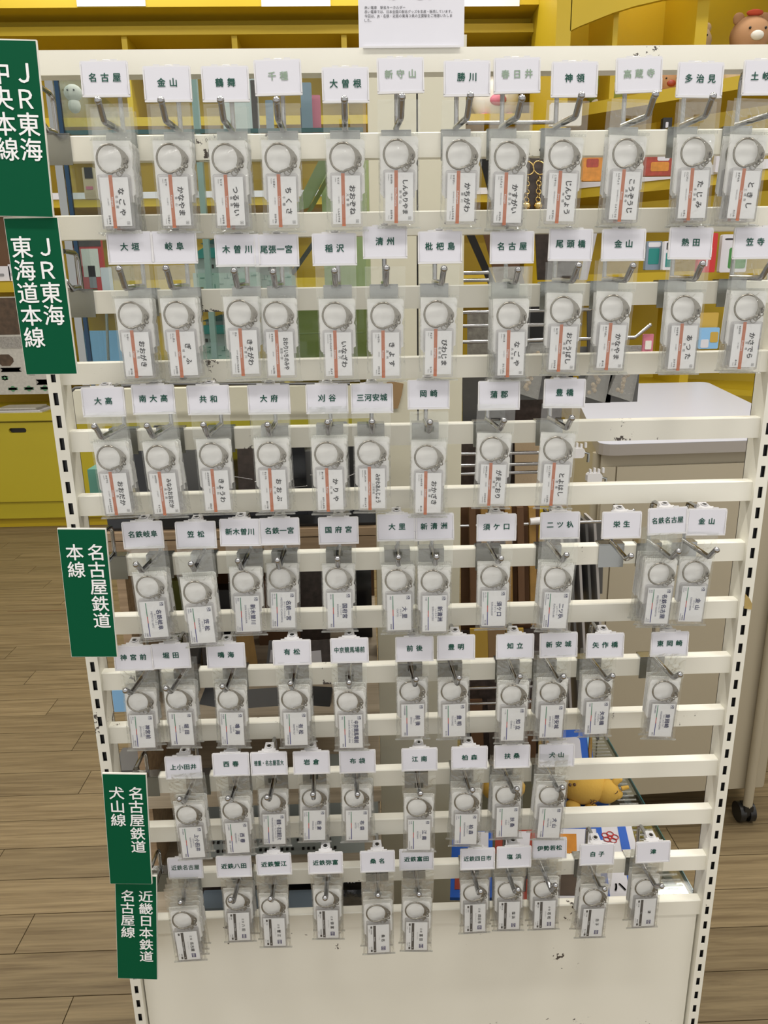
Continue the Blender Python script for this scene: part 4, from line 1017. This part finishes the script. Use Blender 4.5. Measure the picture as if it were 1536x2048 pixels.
# paper castles with teal roofs
def castle(u0, u1, vb, vt, Y, zb0_, label, flip=False):
    a = P(u0, vb, Y); b = P(u1, vt, Y); w_ = b.x - a.x; h = b.z - zb0_
    t = thing('paper_castle', label, 'paper model', (a.x, Y, zb0_), 'paper castles in the showcase')
    MB().box((0, 0, 0), (w_, .08, h * .34)).build('stone_base', 'mint_wall', t)
    mb = MB(); rd = random.Random(3)
    for i in range(22):
        x = rd.uniform(.05, .95) * w_; z = rd.uniform(.03, .31) * h; l = rd.uniform(.004, .009)
        if i % 2: mb.box((x, -.0006, z), (min(w_, x + l), 0, z + .0011))
        else: mb.box((x, -.0006, z), (x + .0011, 0, min(h * .33, z + l)))
    mb.build('stone_pattern', 'mint_dark', t)
    MB().box((.004, .002, h * .34), (w_ - .004, .078, h * .60)).build('wall', 'card_grey', t)
    for x in (.2, .28, .6, .68): MB().box((w_ * x, .001, h * .42), (w_ * x + .005, .002, h * .42 + .006)).build('window', 'black', t)
    MB().prism([(-.008, h * .60), (w_ + .008, h * .60), (w_ * .8, h * .78), (w_ * .2, h * .78)], -.008, .088).build('roof', 'teal', t)
    MB().box((w_ * .22, .01, h * .78), (w_ * .78, .07, h * .87)).build('wall', 'card_grey', t)
    mb = MB(); mb.prism([(w_ * .15, h * .86), (w_ * .85, h * .86), (w_ * .5, h * 1.0)], .0, .08); mb.build('roof', 'teal_dark', t)
    MB().prism([(w_ * .3, h * .60), (w_ * .7, h * .60), (w_ * .5, h * .76)], -.014, -.008).build('gable', 'teal', t)
castle(390, 500, 725, 628, YS + .06, zSh, 'paper castle with mint stone base on the lower glass shelf')
castle(388, 512, 580, 470, YS + .05, zSh2, 'teal-roofed paper castle on the upper glass shelf')
castle(470, 580, 580, 485, YS + .09, zSh2, 'teal-roofed paper castle behind the Kisogawa card')
# goods in the showcase
def onshelf(name, u0, u1, vt, Y, zb1, m, label, cat, d=.02, deco=None, grp='goods in the glass showcase'):
    a = P(u0, vt, Y); b = P(u1, vt, Y); h = a.z - zb1
    t = thing(name, label, cat, (a.x, Y, zb1), grp)
    MB().box((0, 0, 0), (b.x - a.x, d, h), 0, .001).build('body', m, t)
    for nm, dm, x0_, z0_, x1_, z1_ in deco or []:
        MB().box(((b.x - a.x) * x0_, -.0008, h * z0_), ((b.x - a.x) * x1_, 0, h * z1_)).build(nm, dm, t)
onshelf('packet', 152, 200, 475, YS + .06, zSh2, 'red', 'red and black packet with white picture on the showcase shelf', 'packet', .01, [('picture', 'plush_white', .15, .3, .85, .8), ('band', 'printed_dark', 0, .84, 1, 1), ('figure', 'ink_grey', .35, .1, .65, .5)])
onshelf('price_tag', 200, 222, 535, YS + .03, zSh2, 'paper', 'small white price tag beside the red packet', 'tag', .002)
onshelf('display_box', 165, 290, 662, YS + .08, zSh, 'blue_light', 'pale blue striped acrylic sheet on the lower glass shelf', 'sheet', .004)
o = MB().tube([P(213, 628, YS + .05), P(217, 720, YS + .05)], .0025, 8).build('support_pole', 'satin_steel'); tag(o, 'thin grey vertical pole in the glass showcase', 'pole')
c_ = P(146, 186, YS + .06); t = thing('mascot_charm', 'small white round mascot charm in a clear bag on the top glass shelf', 'charm', (c_.x, c_.y, zSh3), 'goods in the glass showcase')
hz = c_.z - zSh3
MB().ball((0, 0, hz), .013, 0, 16, (1.1, .8, .95)).build('head', 'plush_white', t); MB().ball((0, 0, hz - .018), .010, 0, 12, (1, .8, 1.1)).build('body', 'plush_white', t)
mb = MB()
for x in (-.005, .005): mb.ball((x, -.010, hz + .002), .0016, 0, 6)
mb.build('eyes', 'black', t); MB().box((-.018, -.012, 0), (.018, .012, hz + .022)).build('clear_bag', 'film', t)
onshelf('charm_pack', 163, 186, 335, YS + .06, P(170, 398, YS + .06).z, 'plush_beige', 'small figure charm with dark hat in a clear bag', 'charm', .012, [('hat', 'black', .2, .65, .9, 1), ('scarf', 'pink', .2, .3, .8, .4)])
for i, (u0, u1, v, m) in enumerate(((600, 622, 165, 'card_bluegrey'), (618, 640, 190, 'pink'), (600, 625, 215, 'grey_dark'), (500, 512, 160, 'printed_dark'), (530, 545, 200, 'card_bluegrey'))):
    onshelf('foil_packet', u0, u1, v, YS + .04 + .02 * i, zSh3, m, f'small {["grey-blue", "pink", "dark grey", "dark printed", "slate"][i]} foil packet on the top glass shelf', 'packet', .008)
# leaning olive-green boards
for i, (u0, v0, u1, v1, wd, m) in enumerate(((585, 425, 648, 300, 26, 'olive_pale'), (610, 430, 665, 330, 12, 'olive'), (560, 575, 640, 460, 14, 'grey_dark'))):
    a = P(u0, v0, YS + .15); b = P(u1, v1, YS + .12); n_ = Vector((wd / 1000 * 1.1, 0, .008))
    mb = MB(); mb.hexa([a, a + n_, a + n_ + Vector((0, .006, 0)), a + Vector((0, .006, 0)), b, b + n_, b + n_ + Vector((0, .006, 0)), b + Vector((0, .006, 0))])
    o = mb.build('leaning_board', m); tag(o, ['pale green board leaning in the showcase behind the Chikusa keychain', 'olive board leaning beside the pale green board', 'dark grey board leaning behind the Inazawa card'][i], 'board')
onshelf('olive_folder', 572, 742, 605, YS + .10, zSh, 'olive', 'large olive green folder on the lower glass shelf behind the Inazawa keychains', 'folder', .01, [('crease', 'olive_pale', .1, .45, .9, .46)])
onshelf('olive_folder', 640, 742, 300, YS + .17, zSh2, 'olive_pale', 'pale olive panel standing behind the Ozone keychain', 'folder', .01)
onshelf('box', 440, 510, 150, YS + .20, zSh3, 'card_grey', 'grey box on the top glass shelf behind the Tsurumai card', 'box', .03)

# dark boxes and packs on the black recess slab (third to fourth rows)
gcount = 0
def pack(u0, u1, v0, v1, Y, d, m, label, name='box', cat='box', film=None, tilt=0, grp='dark goods behind the rack'):
    a = P((u0 + u1) / 2, v0, Y); b = P((u0 + u1) / 2, v1, Y); l = P(u0, (v0 + v1) / 2, Y); r = P(u1, (v0 + v1) / 2, Y)
    t = thing(name, label, cat, ((l.x + r.x) / 2, Y, b.z), grp); t.rotation_euler = (0, math.radians(tilt), 0)
    hw = (r.x - l.x) / 2; h = a.z - b.z
    MB().box((-hw, 0, 0), (hw, d, h), 0, .0008).build('body', m, t)
    if film: MB().box((-hw * .8, -.0008, h * .55), (hw * .2, 0, h * .75)).build('sticker', film, t)
    return t
pack(180, 240, 938, 1030, .30, .05, 'mint_dark', 'dark green glass block at the left end of the black recess slab', 'glass_block')
for i, (u0, u1, v0, m, tl) in enumerate(((268, 332, 880, 'black_gloss', 0), (336, 395, 900, 'grey_dark', 3), (398, 470, 870, 'black_gloss', -3), (474, 540, 895, 'printed_dark', 2), (543, 612, 880, 'black_gloss', 0), (615, 690, 900, 'grey_dark', -4), (695, 735, 890, 'black', 0))):
    pack(u0, u1, v0, 1034, .20 + .012 * (i % 3), .06, m, ['glossy black box third row, left', 'dark grey box next to the leftmost glossy black box', 'glossy black box behind the Kyowa keychain', 'dark printed box behind the Obu hook', 'glossy black box behind the Obu keychain', 'dark grey box behind the Kariya keychain', 'matt black box beside the beige post'][i], tilt=tl)
for i in range(6):  # thin chrome tubes model the sheen streaks on the black boxes
    u = 400 + i * 55
    o = MB().tube([P(u, 938 + (i * 13) % 40, .185), P(u + 50, 930 + (i * 29) % 45, .185)], .0009, 6).build('sheen_streak', 'chrome'); tag(o, f'{["first", "second", "third", "fourth", "fifth", "sixth"][i]} thin modelled sheen streak from the left, across the dark boxes', 'strip', 'modelled sheen streaks across the dark boxes')
mb = MB()
for i in range(7):
    an = i / 7 * PI; c_ = P(373, 835, .33); mb.tube([c_, c_ + Vector((math.cos(an) * .02, 0, math.sin(an) * .022))], .0012, 5)
o = mb.build('gold_tassel', 'gold'); tag(o, 'gold fan-shaped tassel behind the Kyowa card', 'tassel')

# fourth / fifth row interior: shelf B goods
zBs = zS['B']
def gpack(u0, u1, vb, h, z, d, m, label, name='package', cat='package', yaw=0, sticker=None, lean=0, grp='goods on the wooden shelves', slats=None, ymin=.15):
    a = G(u0, vb, z); b = G(u1, vb, z); Yc = (a.y + b.y) / 2
    Yc = max(Yc, ymin)
    t = thing(name, label, cat, ((a.x + b.x) / 2, Yc, z), grp); t.rotation_euler = (math.radians(lean), 0, math.radians(yaw))
    hw = (b.x - a.x) / 2
    MB().box((-hw, 0, 0), (hw, d, h), 0, .0008).build('body', m, t)
    if sticker: MB().box((-hw * .7, -.0008, h * .3), (hw * .3, 0, h * .7)).build('sticker', sticker, t)
    if slats:
        for q_ in range(5): MB().box((-hw, -.002, h * (.1 + .18 * q_)), (hw, 0, h * (.2 + .18 * q_))).build('slat', slats, t)
    return t
gpack(262, 310, 1345, .11, zBs, .10, 'teal_dark', 'dark green slatted crate on the wooden shelf', 'crate', 'crate', slats='mint_dark')
gpack(330, 390, 1290, .12, zBs, .02, 'olive', 'dark olive folder standing on the wooden shelf', 'folder', 'folder')
gpack(398, 470, 1300, .11, zBs, .03, 'black', 'black box behind the Kasamatsu keychain', 'box', 'box')
gpack(520, 600, 1290, .12, zBs, .03, 'brown', 'dark brown box behind the Ichinomiya keychain', 'box', 'box')
gpack(600, 660, 1280, .13, zBs, .03, 'printed_dark', 'dark printed box left of the Konomiya keychain', 'box', 'box')
gpack(700, 745, 1275, .14, zBs, .02, 'black_gloss', 'glossy black bag between the Konomiya keychain and the beige post', 'bag', 'bag')
for i, (u0, u1, vb, h, m, yaw, ln) in enumerate(((300, 345, 1345, .055, 'cardboard', 25, -25), (355, 395, 1350, .06, 'grey_dark', -20, -20), (410, 455, 1350, .06, 'printed_dark', 15, -30), (480, 520, 1352, .07, 'amber', 30, -15), (530, 572, 1345, .05, 'grey_dark', -15, -25), (610, 665, 1350, .055, 'printed_dark', 10, -25), (672, 735, 1348, .045, 'brown', -5, -20),
                                      (255, 300, 1410, .035, 'grey_dark', 10, -50), (395, 440, 1412, .03, 'black_gloss', -20, -50), (470, 560, 1415, .03, 'grey_dark', 5, -55), (610, 660, 1412, .03, 'black_gloss', -10, -50))):
    gpack(u0, u1, vb, h, zBs, .008, m, ['brown', 'dark grey', 'dark printed', 'amber', 'second dark grey', 'wide dark printed', 'flat brown', 'left low grey', 'low glossy black', 'broad low grey', 'right low black'][i] + ' clear-wrapped packet leaning on the wooden shelf', 'packet', 'packet', yaw, 'paper' if i in (5, 6, 4) else None, ln)
gpack(228, 262, 1425, .035, zBs, .03, 'blue_light', 'pale blue crumpled bag at the left end of the wooden shelf', 'bag', 'bag')
zCs = zS['C']
gpack(225, 270, 1575, .03, zCs, .06, 'grey_dark', 'dark grey block at the left of the lower wooden shelf', 'box', 'box')
gpack(420, 560, 1560, .012, zCs, .05, 'black_gloss', 'flat glossy black case on the lower wooden shelf', 'case', 'case')
gpack(590, 740, 1560, .012, zCs, .05, 'card_grey', 'flat grey case on the lower wooden shelf', 'case', 'case')
# bottom shelf D
zD = .58
o = MB().box((G(395, 1640, zD).x, .245, zD + .10), (XG1 - .004, .26, zD + .118)).build('teal_strip', 'teal_light'); tag(o, 'bright teal plastic strip across the lower shelf', 'strip')
for s_, X in ((0, G(395, 1640, zD).x), (1, XG1 - .012)):
    pass
o2 = MB().box((G(395, 1640, zD).x, .26, zD), (XG1 - .004, .275, zD + .118)).build('riser_board', 'card_grey'); tag(o2, 'grey riser board standing behind the teal strip', 'board')
a = P(385, 1695, .17); b = P(730, 1730, .17)
ws = thing('paper_sheet', 'pale grey paper castle sheet with rows of small black windows', 'paper model', (a.x, .17, a.z))
me = MB().hexa([(0, 0, -.045), (b.x - a.x, 0, -.045), (b.x - a.x, .004, -.045), (0, .004, -.045), (0, .03, 0), (b.x - a.x, .03, 0), (b.x - a.x, .034, 0), (0, .034, 0)]).mesh('sheet', 'card_grey'); link('sheet', me, ws)
mb = MB()
for rr in range(3):
    for i in range(26):
        if (i + rr) % 4 == 3: continue
        x = .008 + i * .0086; f = .25 + .24 * rr
        if x > b.x - a.x - .01: continue
        mb.box((x, .03 * f - .0016, -.045 * (1 - f)), (x + .004, .03 * f - .0006 + .002, -.045 * (1 - f) + .0035))
me = mb.mesh('windows', 'black'); link('windows', me, ws)
gpack(390, 560, 1790, .036, zD, .015, 'printed_dark', 'dark printed castle pack with pictures, left of the bottom shelf', 'pack', 'package', ymin=.10)
t = gpack(575, 740, 1790, .038, zD, .015, 'black_gloss', 'black pack with white brush lettering on the bottom shelf', 'pack', 'package', ymin=.10)
mb = MB(); put(mb, '名城', .016, (.025, -.0008, .022), XA, ZA, 0, .02); mb.build('lettering', 'paper', t)
for i, (u0, u1, m) in enumerate(((400, 455, 'card_bluegrey'), (460, 560, 'card_bluegrey'), (575, 640, 'card_bluegrey'), (680, 745, 'silver_foil'))):
    gpack(u0, u1, 1832, .014, zD, .035, m, ['slate blue block at the left end of the bottom shelf', 'long slate blue block behind the Kintetsu Kanie keychain', 'slate blue block left of the Yatomi keychain', 'crumpled silver foil pack on the bottom shelf'][i], 'block', 'block', ymin=.05)
# small wheel of the gondola at far left bottom
wq = P(241, 1533, .40); o = MB().cyl((wq.x - .01, .40, .025), (wq.x + .01, .40, .025), .025, 16).build('caster_wheel', 'rubber'); tag(o, 'small black caster wheel on the floor behind the left upright', 'wheel')

# --- right part: glass shelf with blue cards and the yellow soft toy
ZG = .58
gs = thing('glass_shelf', 'clear glass shelf with frosted edge behind the lower right of the rack', 'shelf', (.6, .3, ZG))
XS0, XS1 = xb + .004, G(1393, 1790, ZG).x
me = MB().box((XS0 - .6, .068 - .3, -.008), (XS1 - .6, .50 - .3, 0)).mesh('pane', 'glass'); link('pane', me, gs)
for bx in (((XS0 - .6, .0672 - .3, -.0082), (XS1 - .6, .0688 - .3, .0002)), ((XS1 - .6015, .068 - .3, -.0082), (XS1 - .6, .50 - .3, .0002))):
    me = MB().box(*bx).mesh('polished_edge', 'glass_edge'); link('polished_edge', me, gs)
mb = MB()
for i in range(36):
    y_ = .085 + i * .0112; mb.box((XS1 - .6 - .045, y_ - .3, .0), (XS1 - .6 - .012, y_ + .004 - .3, .0006))
me = mb.mesh('frosted_strip', 'film_seal'); o = link('frosted_strip', me, gs); o['kind'] = 'stuff'
for x in (XS0 + .02, XS1 - .03):
    me = MB().box((x - .6, .07 - .3, -.02), (x + .012 - .6, .36 - .3, -.0085)).mesh('bracket', 'grey_dark'); link('bracket', me, gs)
me = MB().box((XS0 - .6, .36 - .3, -.58), (XS1 - .03 - .6, .375 - .3, -.0085)).mesh('back_support', 'cart_beige'); link('back_support', me, gs)

def lying(name, us, z, th, m, label, cat, deco=None, grp='blue price boards on the glass shelf'):
    c = [G(u, v, z + th) for u, v in us]; o_ = sum(c, Vector()) / len(c)
    t = thing(name, label, cat, (o_.x, o_.y, z), grp)
    MB().prismz([(p.x - o_.x, p.y - o_.y) for p in c], .0, th).build('board', m, t)
    def bil(s, q_): return (c[0] * (1 - s) + c[1] * s) * (1 - q_) + (c[3] * (1 - s) + c[2] * s) * q_ - o_
    for nm, dm, s0, q0, s1, q1 in deco or []:
        pts = [bil(s0, q0), bil(s1, q0), bil(s1, q1), bil(s0, q1)]
        MB().prismz([(p.x, p.y) for p in pts], th, th + .0008).build(nm, dm, t)
    return t, bil
# quad corners in order: near left, near right, far right, far left
t, bil = lying('price_board', [(1068, 1800), (1300, 1800), (1262, 1648), (1085, 1648)], ZG, .003, 'paper', 'large blue and white price board lying on the glass shelf', 'sign',
    [('blue_stripe', 'blue', .84, 0, .93, 1), ('blue_stripe', 'blue', .60, .0, .66, 1), ('photo', 'dark_photo', .05, .05, .5, .45), ('photo', 'food_orange', .08, .5, .38, .85), ('blue_stripe', 'blue', 0, .93, .6, 1)])
mb = MB()
c_ = bil(.74, .80); 
for i in range(5):
    an = i / 5 * 2 * PI; mb.torus((c_.x + .008 * math.cos(an), c_.y + .008 * math.sin(an), .0042), .0055, .0008, (0, 0, 1), 0, 12, 4)
mb.torus((c_.x, c_.y, .0042), .004, .0008, (0, 0, 1), 0, 12, 4); mb.build('flower_emblem', 'red', t)
mb = MB()
for i, ch in enumerate('トーハ'):
    put(mb, ch, .02, tuple(bil(.75, .55 - .2 * i) + Vector((0, 0, .0042 - 0 + ZG - ZG))), XA, (0, 1, 0), 0, .03)
lt = mb.build('lettering', 'ink_black', t); lt.location.z = 0
for v_ in lt.data.vertices: v_.co.z = .0044
lying('blue_board', [(1112, 1640), (1222, 1622), (1200, 1560), (1112, 1575)], ZG, .004, 'blue', 'flat blue board under the yellow soft toy', 'board')
lying('blue_board', [(900, 1795), (985, 1795), (985, 1650), (905, 1655)], ZG, .005, 'blue', 'blue board behind the Yokkaichi keychain', 'board', [('white_panel', 'paper', .55, .5, .9, .9), ('photo', 'food_red', .1, .1, .4, .4)])
lying('photo_board', [(985, 1800), (1066, 1800), (1080, 1650), (992, 1650)], ZG, .004, 'food_red', 'printed photo board beside the blue boards', 'board', [('white_panel', 'paper', .2, .6, .8, .9), ('photo', 'printed_dark', .15, .1, .8, .4)])
# standing blue card with white panel
a = G(1150, 1545, ZG); bl = thing('standing_card', 'blue standing card with a white rounded panel behind the Inuyama card', 'card', (a.x, a.y, ZG)); bl.rotation_euler = (math.radians(-28), math.radians(0), math.radians(4))
MB().box((-.055, 0, 0), (.038, .004, .085), 0, .006).build('board', 'blue', bl)
MB().prism(rrect(.028, .028, .008, .036, -.012), -.0012, 0).build('white_panel', 'paper', bl)
MB().box((.03, -.001, .02), (.036, .0, .08)).build('side_label', 'blue_light', bl)
a = P(1182, 1475, .28)
mb = MB(); mb.tube([P(1182, 1462, .28), P(1180, 1500, .28), P(1181, 1535, .28)], [.0025, .0035, .002], 8); o = mb.build('strap_charm', 'gold'); tag(o, 'gold and brown phone strap hanging in front of the blue standing card', 'strap')

# yellow soft toy, lying on its side
def toy():
    g = G(1172, 1618, ZG + .004); t = thing('soft_toy', 'yellow soft animal toy lying on the blue board', 'toy', (g.x, g.y + .02, ZG + .0045))
    mb = MB(); mb.ball((0, 0, .031), .031, 0, 24, (1.28, 1, .98)); mb.build('body', 'plush_yellow', t)
    mb = MB(); mb.ball((.036, -.008, .026), .021, 0, 18, (1.15, 1, 1)); mb.ball((.052, -.012, .022), .011, 0, 14, (1.25, .9, .9)); hd = mb.build('head', 'plush_yellow', t)
    mb = MB(); mb.tube([(.050, -.008, .040), (.057, -.006, .048), (.064, -.006, .046)], [.006, .007, .003], 10); mb.build('ear', 'plush_yellow', hd)
    mb = MB(); mb.ball((.030, .004, .052), .009, 0, 12, (1.4, .7, .8)); mb.build('ear', 'plush_yellow', hd)
    mb = MB(); mb.tube([(.062, -.014, .034), (.074, -.014, .037)], [.004, .003], 8); mb.build('horn', 'plush_yellow', hd)
    mb = MB(); mb.tube([(.046, -.0275, .034), (.049, -.0282, .037), (.050, -.0275, .040)], .0008, 5); mb.build('closed_eye', 'brown', hd)
    for x, y_, z in ((-.024, -.022, .009), (.006, -.030, .006), (-.034, .010, .010)):
        MB().ball((x, y_, z), .012, 0, 14, (1.1, 1, .8)).build('paw', 'plush_yellow', t)
    mb = MB()
    for x, z in ((.006, .020), (.011, .023), (.010, .017)): mb.torus((x, -.0312, z), .0028, .0006, (.2, 1, .2), 0, 10, 4)
    mb.tube([(.003, -.0315, .027), (.006, -.032, .024), (.004, -.0325, .021)], .0007, 4); mb.build('stitching', 'brown', t)
    for x in (-.030, -.022): MB().ball((x, -.018, .048), .003, 0, 8).build('spot', 'brown', t)
toy()
g = G(1010, 1622, ZG); t = thing('orange_pouch', 'orange-yellow pouch behind the Fuso keychain', 'pouch', (g.x, g.y, ZG + .006))
MB().ball((0, .02, .026), .026, 0, 18, (1.5, .8, 1)).build('body', 'plush_yellow', t); MB().box((-.03, .018, .047), (.03, .022, .053)).build('seam', 'gold_card', t)

# --- right centre: pegs running sideways from the post, with hanging goods
def side_hook(u0, v0, u1, v1, Y, label, bend=0):
    a = P(u0, v0, Y); b = P(u1, v1, Y); b.z = a.z + (b.z - a.z) * .3; a.x = xb
    t = thing('side_hook', label, 'hook', a, 'chrome hooks pointing right from the beige post')
    d = b - a; pts = [(0, 0, 0), (d.x, 0, d.z)]
    if bend: pts.append((d.x + .022, 0, d.z + .018))
    mb = MB(); mb.tube(pts, .0028, 10); mb.ball(pts[-1], .003, 0, 10); mb.build('rod', 'chrome', t)
    MB().box((-.0005, -.008, -.012), (.0015, .008, .012)).build('mount', 'satin_steel', t)
    return a, b
side_hook(928, 246, 1112, 245, .33, 'chrome side hook behind the Kachigawa peg')
side_hook(928, 546, 975, 545, .33, 'upper short chrome side hook beside the Biwajima card'); side_hook(928, 561, 975, 560, .33, 'lower short chrome side hook beside the Biwajima card')
side_hook(928, 625, 1180, 614, .33, 'chrome side hook with white end behind the Kanayama keychain')
side_hook(928, 652, 1160, 650, .33, 'second chrome side hook behind the second-row Nagoya keychain'); side_hook(928, 684, 1270, 668, .33, 'long chrome side hook with upturned tip right of the Kanayama keychain', 1)
side_hook(928, 908, 1075, 906, .33, 'upper of three chrome side hooks beside the Gamagori keychain'); side_hook(928, 931, 1120, 925, .33, 'middle of three chrome side hooks beside the Gamagori keychain'); side_hook(928, 948, 1075, 942, .33, 'lower of three chrome side hooks beside the Gamagori keychain')
side_hook(928, 1052, 1240, 1035, .36, 'long chrome side hook behind the Sukaguchi card', 1)
side_hook(935, 1377, 1130, 1368, .33, 'upper chrome side hook behind the Chiryu keychain'); side_hook(935, 1408, 1060, 1400, .33, 'lower chrome side hook behind the Chiryu keychain')
o = MB().tube([P(1060, 1043, .354), P(1080, 1041, .354)], .0062, 12).build('hook_stopper', 'white_plastic'); tag(o, 'white plastic stopper on the long side hook', 'stopper')

# gold keychains in a dark pack
t = thing('gold_keychain_pack', 'dark pack holding two gold key chains behind the Kasugai keychain', 'keychain', P(1068, 310, .40))
c_ = t.location.copy()
MB().box((-.026, .006, -.095), (.026, .008, .015)).build('pack_card', 'printed_dark', t)
for s_ in (-1, 1):
    mb = MB(); mb.torus((s_ * .009, 0, -.018), .0085, .0011, (0, 1, 0), 0, 16, 6, 1.25)
    for i in range(6): mb.torus((s_ * .009, 0, -.034 - i * .0058), .0032, .0009, (0, 1, 0) if i % 2 else (1, .2, 0), 0, 10, 5, 1.3)
    mb.ball((s_ * .009, 0, -.072), .007, 0, 12); mb.build('key_chain', 'gold', t)
# slanted black boards and other packs right of the post
def slant(p, wd, m, label, Y, name='hanging_pack', cat='package', th=.004):
    (u0, v0), (u1, v1) = p; a = P(u0, v0, Y); b = P(u1, v1, Y + .03); n_ = Vector((wd, 0, 0)); y_ = Vector((0, th, 0))
    o = MB().hexa([b, b + n_, b + n_ + y_, b + y_, a, a + n_, a + n_ + y_, a + y_]).build(name, m); return tag(o, label, cat, 'goods hanging from the side hooks')
slant(((955, 300), (990, 435)), .02, 'black', 'black slanted pack left of the Kasugai keychain', .36)
slant(((930, 462), (982, 580)), .012, 'black', 'black slanted pack beside the Biwajima card', .36)
slant(((965, 462), (1000, 590)), .045, 'brown', 'dark brown hanging pack behind the second-row Nagoya card', .40)
slant(((935, 625), (935, 728)), .05, 'printed_grey', 'grey printed pack with rows of small print, left of the Nagoya keychain', .42)
slant(((985, 610), (985, 800)), .14, 'black', 'black pack behind the Otobashi keychain', .44)
slant(((1070, 460), (1075, 560)), .07, 'printed_dark', 'dark pack with pink corner between the Nagoya and Otobashi cards', .44)
slant(((1180, 462), (1160, 560)), .012, 'paper', 'white slanted card edge left of the Kanayama card', .40)
slant(((1175, 620), (1175, 720)), .05, 'grey_dark', 'dark grey pack right of the second-row Kanayama keychain', .336)
slant(((925, 740), (925, 862)), .075, 'grey_dark', 'dark grey pack under the second-row Nagoya keychain', .45)
slant(((1000, 740), (1000, 862)), .11, 'printed_dark', 'dark printed pack behind the Gamagori hook', .46)
slant(((922, 862), (922, 1010)), .12, 'printed_dark', 'dark printed pack left of the Gamagori keychain', .44)
slant(((1030, 860), (1030, 985)), .055, 'plush_beige', 'beige charm pack between the Gamagori and Toyohashi keychains', .42)
slant(((1085, 860), (1085, 985)), .04, 'printed_dark', 'dark charm pack behind the Toyohashi keychain', .43)
slant(((922, 1012), (922, 1262)), .135, 'brown', 'dark brown card behind the amber stick packs', .385)
slant(((922, 1262), (922, 1560)), .150, 'printed_dark', 'dark printed card behind the golden packs', .40)
for i, u in enumerate((938, 962, 986, 1010, 1034, 1058)):
    slant(((u, 1015), (u + 4, 1250)), .011, 'amber' if i % 2 else 'brown', f'{["first", "second", "third", "fourth", "fifth", "sixth"][i]} bamboo-like amber stick pack from the beige post', .352, 'stick_pack', 'package', .012)
for i in range(6):
    u = 1112 + i * 17
    slant(((u - 10, 1035 + i * 2), (u + 14, 1480)), .0045, 'grey_card' if i % 2 else 'grey_dark', f'{["first", "second", "third", "fourth", "fifth", "sixth"][i]} tall grey card from the left, hanging edge-on behind the Futatsu-iri card', .38 + .004 * i, 'hanging_card', 'card', .06)
slant(((1100, 1045), (1102, 1190)), .10, 'grey_dark', 'wide dark pack behind the tall grey hanging cards', .47)
for i, (u0, m) in enumerate(((940, 'gold_card'), (975, 'cardboard'), (1012, 'gold_card'))):
    slant(((u0, 1258), (u0 + 4, 1345)), .030, m, ['left golden pack behind the Toyoake card', 'cardboard pack between the golden packs', 'right golden pack behind the Chiryu card'][i], .33)
for i, u0 in enumerate((940, 975, 1010, 1045, 1080)):
    slant(((u0, 1400), (u0 + 6, 1545)), .022, ['brown', 'printed_dark', 'grey_card', 'brown', 'plush_beige'][i], f'{["first", "second", "third", "fourth", "fifth"][i]} narrow hanging pack from the beige post above the lower glass shelf', .36)
# white plastic hook heads seen at the right
for i, (u, v) in enumerate(((1155, 905), (1190, 955))):
    c_ = P(u, v, .34); t = thing('hook_clip', ['upper white plastic clip head right of the Toyohashi keychain', 'lower white plastic clip head above the fourth row'][i], 'clip', c_, 'white clip heads of the side hooks')
    MB().box((-.014, -.006, -.008), (.010, .006, .008), 0, .003).build('block', 'white_plastic', t)
    for q_ in range(4): MB().box((-.010 + q_ * .007, -.003, .008), (-.007 + q_ * .007, .003, .014 + .002 * (q_ % 2))).build('tooth', 'white_plastic', t)
    MB().tube([(.01, 0, 0), (.018, 0, -.002), (.018, 0, -.016)], .0025, 8).build('arm', 'satin_steel', t)
# dried flower bags
for i, (u, v) in enumerate(((1065, 765), (1200, 772), (1255, 770))):
    c_ = P(u, v - 40, .36); t = thing('flower_bag', ['left', 'middle', 'right'][i] + ' clear cone bag of pale dried flowers hanging above the white table', 'bag', c_, 'dried flower bags')
    mb = MB(); mb.hexa([(-.030, -.006, -.045), (.010, -.006, -.058), (.012, .010, -.058), (-.028, .010, -.045), (-.004, -.006, .03), (.022, -.006, .03), (.022, .010, .03), (-.004, .010, .03)]); mb.build('cellophane', 'film_seal', t)
    mb = MB(); rd = random.Random(i)
    for q_ in range(18):
        f = q_ / 18; mb.ball((-.010 + f * .018 + rd.uniform(-.005, .005), rd.uniform(-.002, .004), -.042 + f * .06), .0036, 0, 8)
    o = mb.build('flowers', 'plush_beige', t); o['kind'] = 'stuff'
    MB().box((-.030, .0105, -.060), (.024, .012, .03)).build('back_card', 'grey_dark', t)
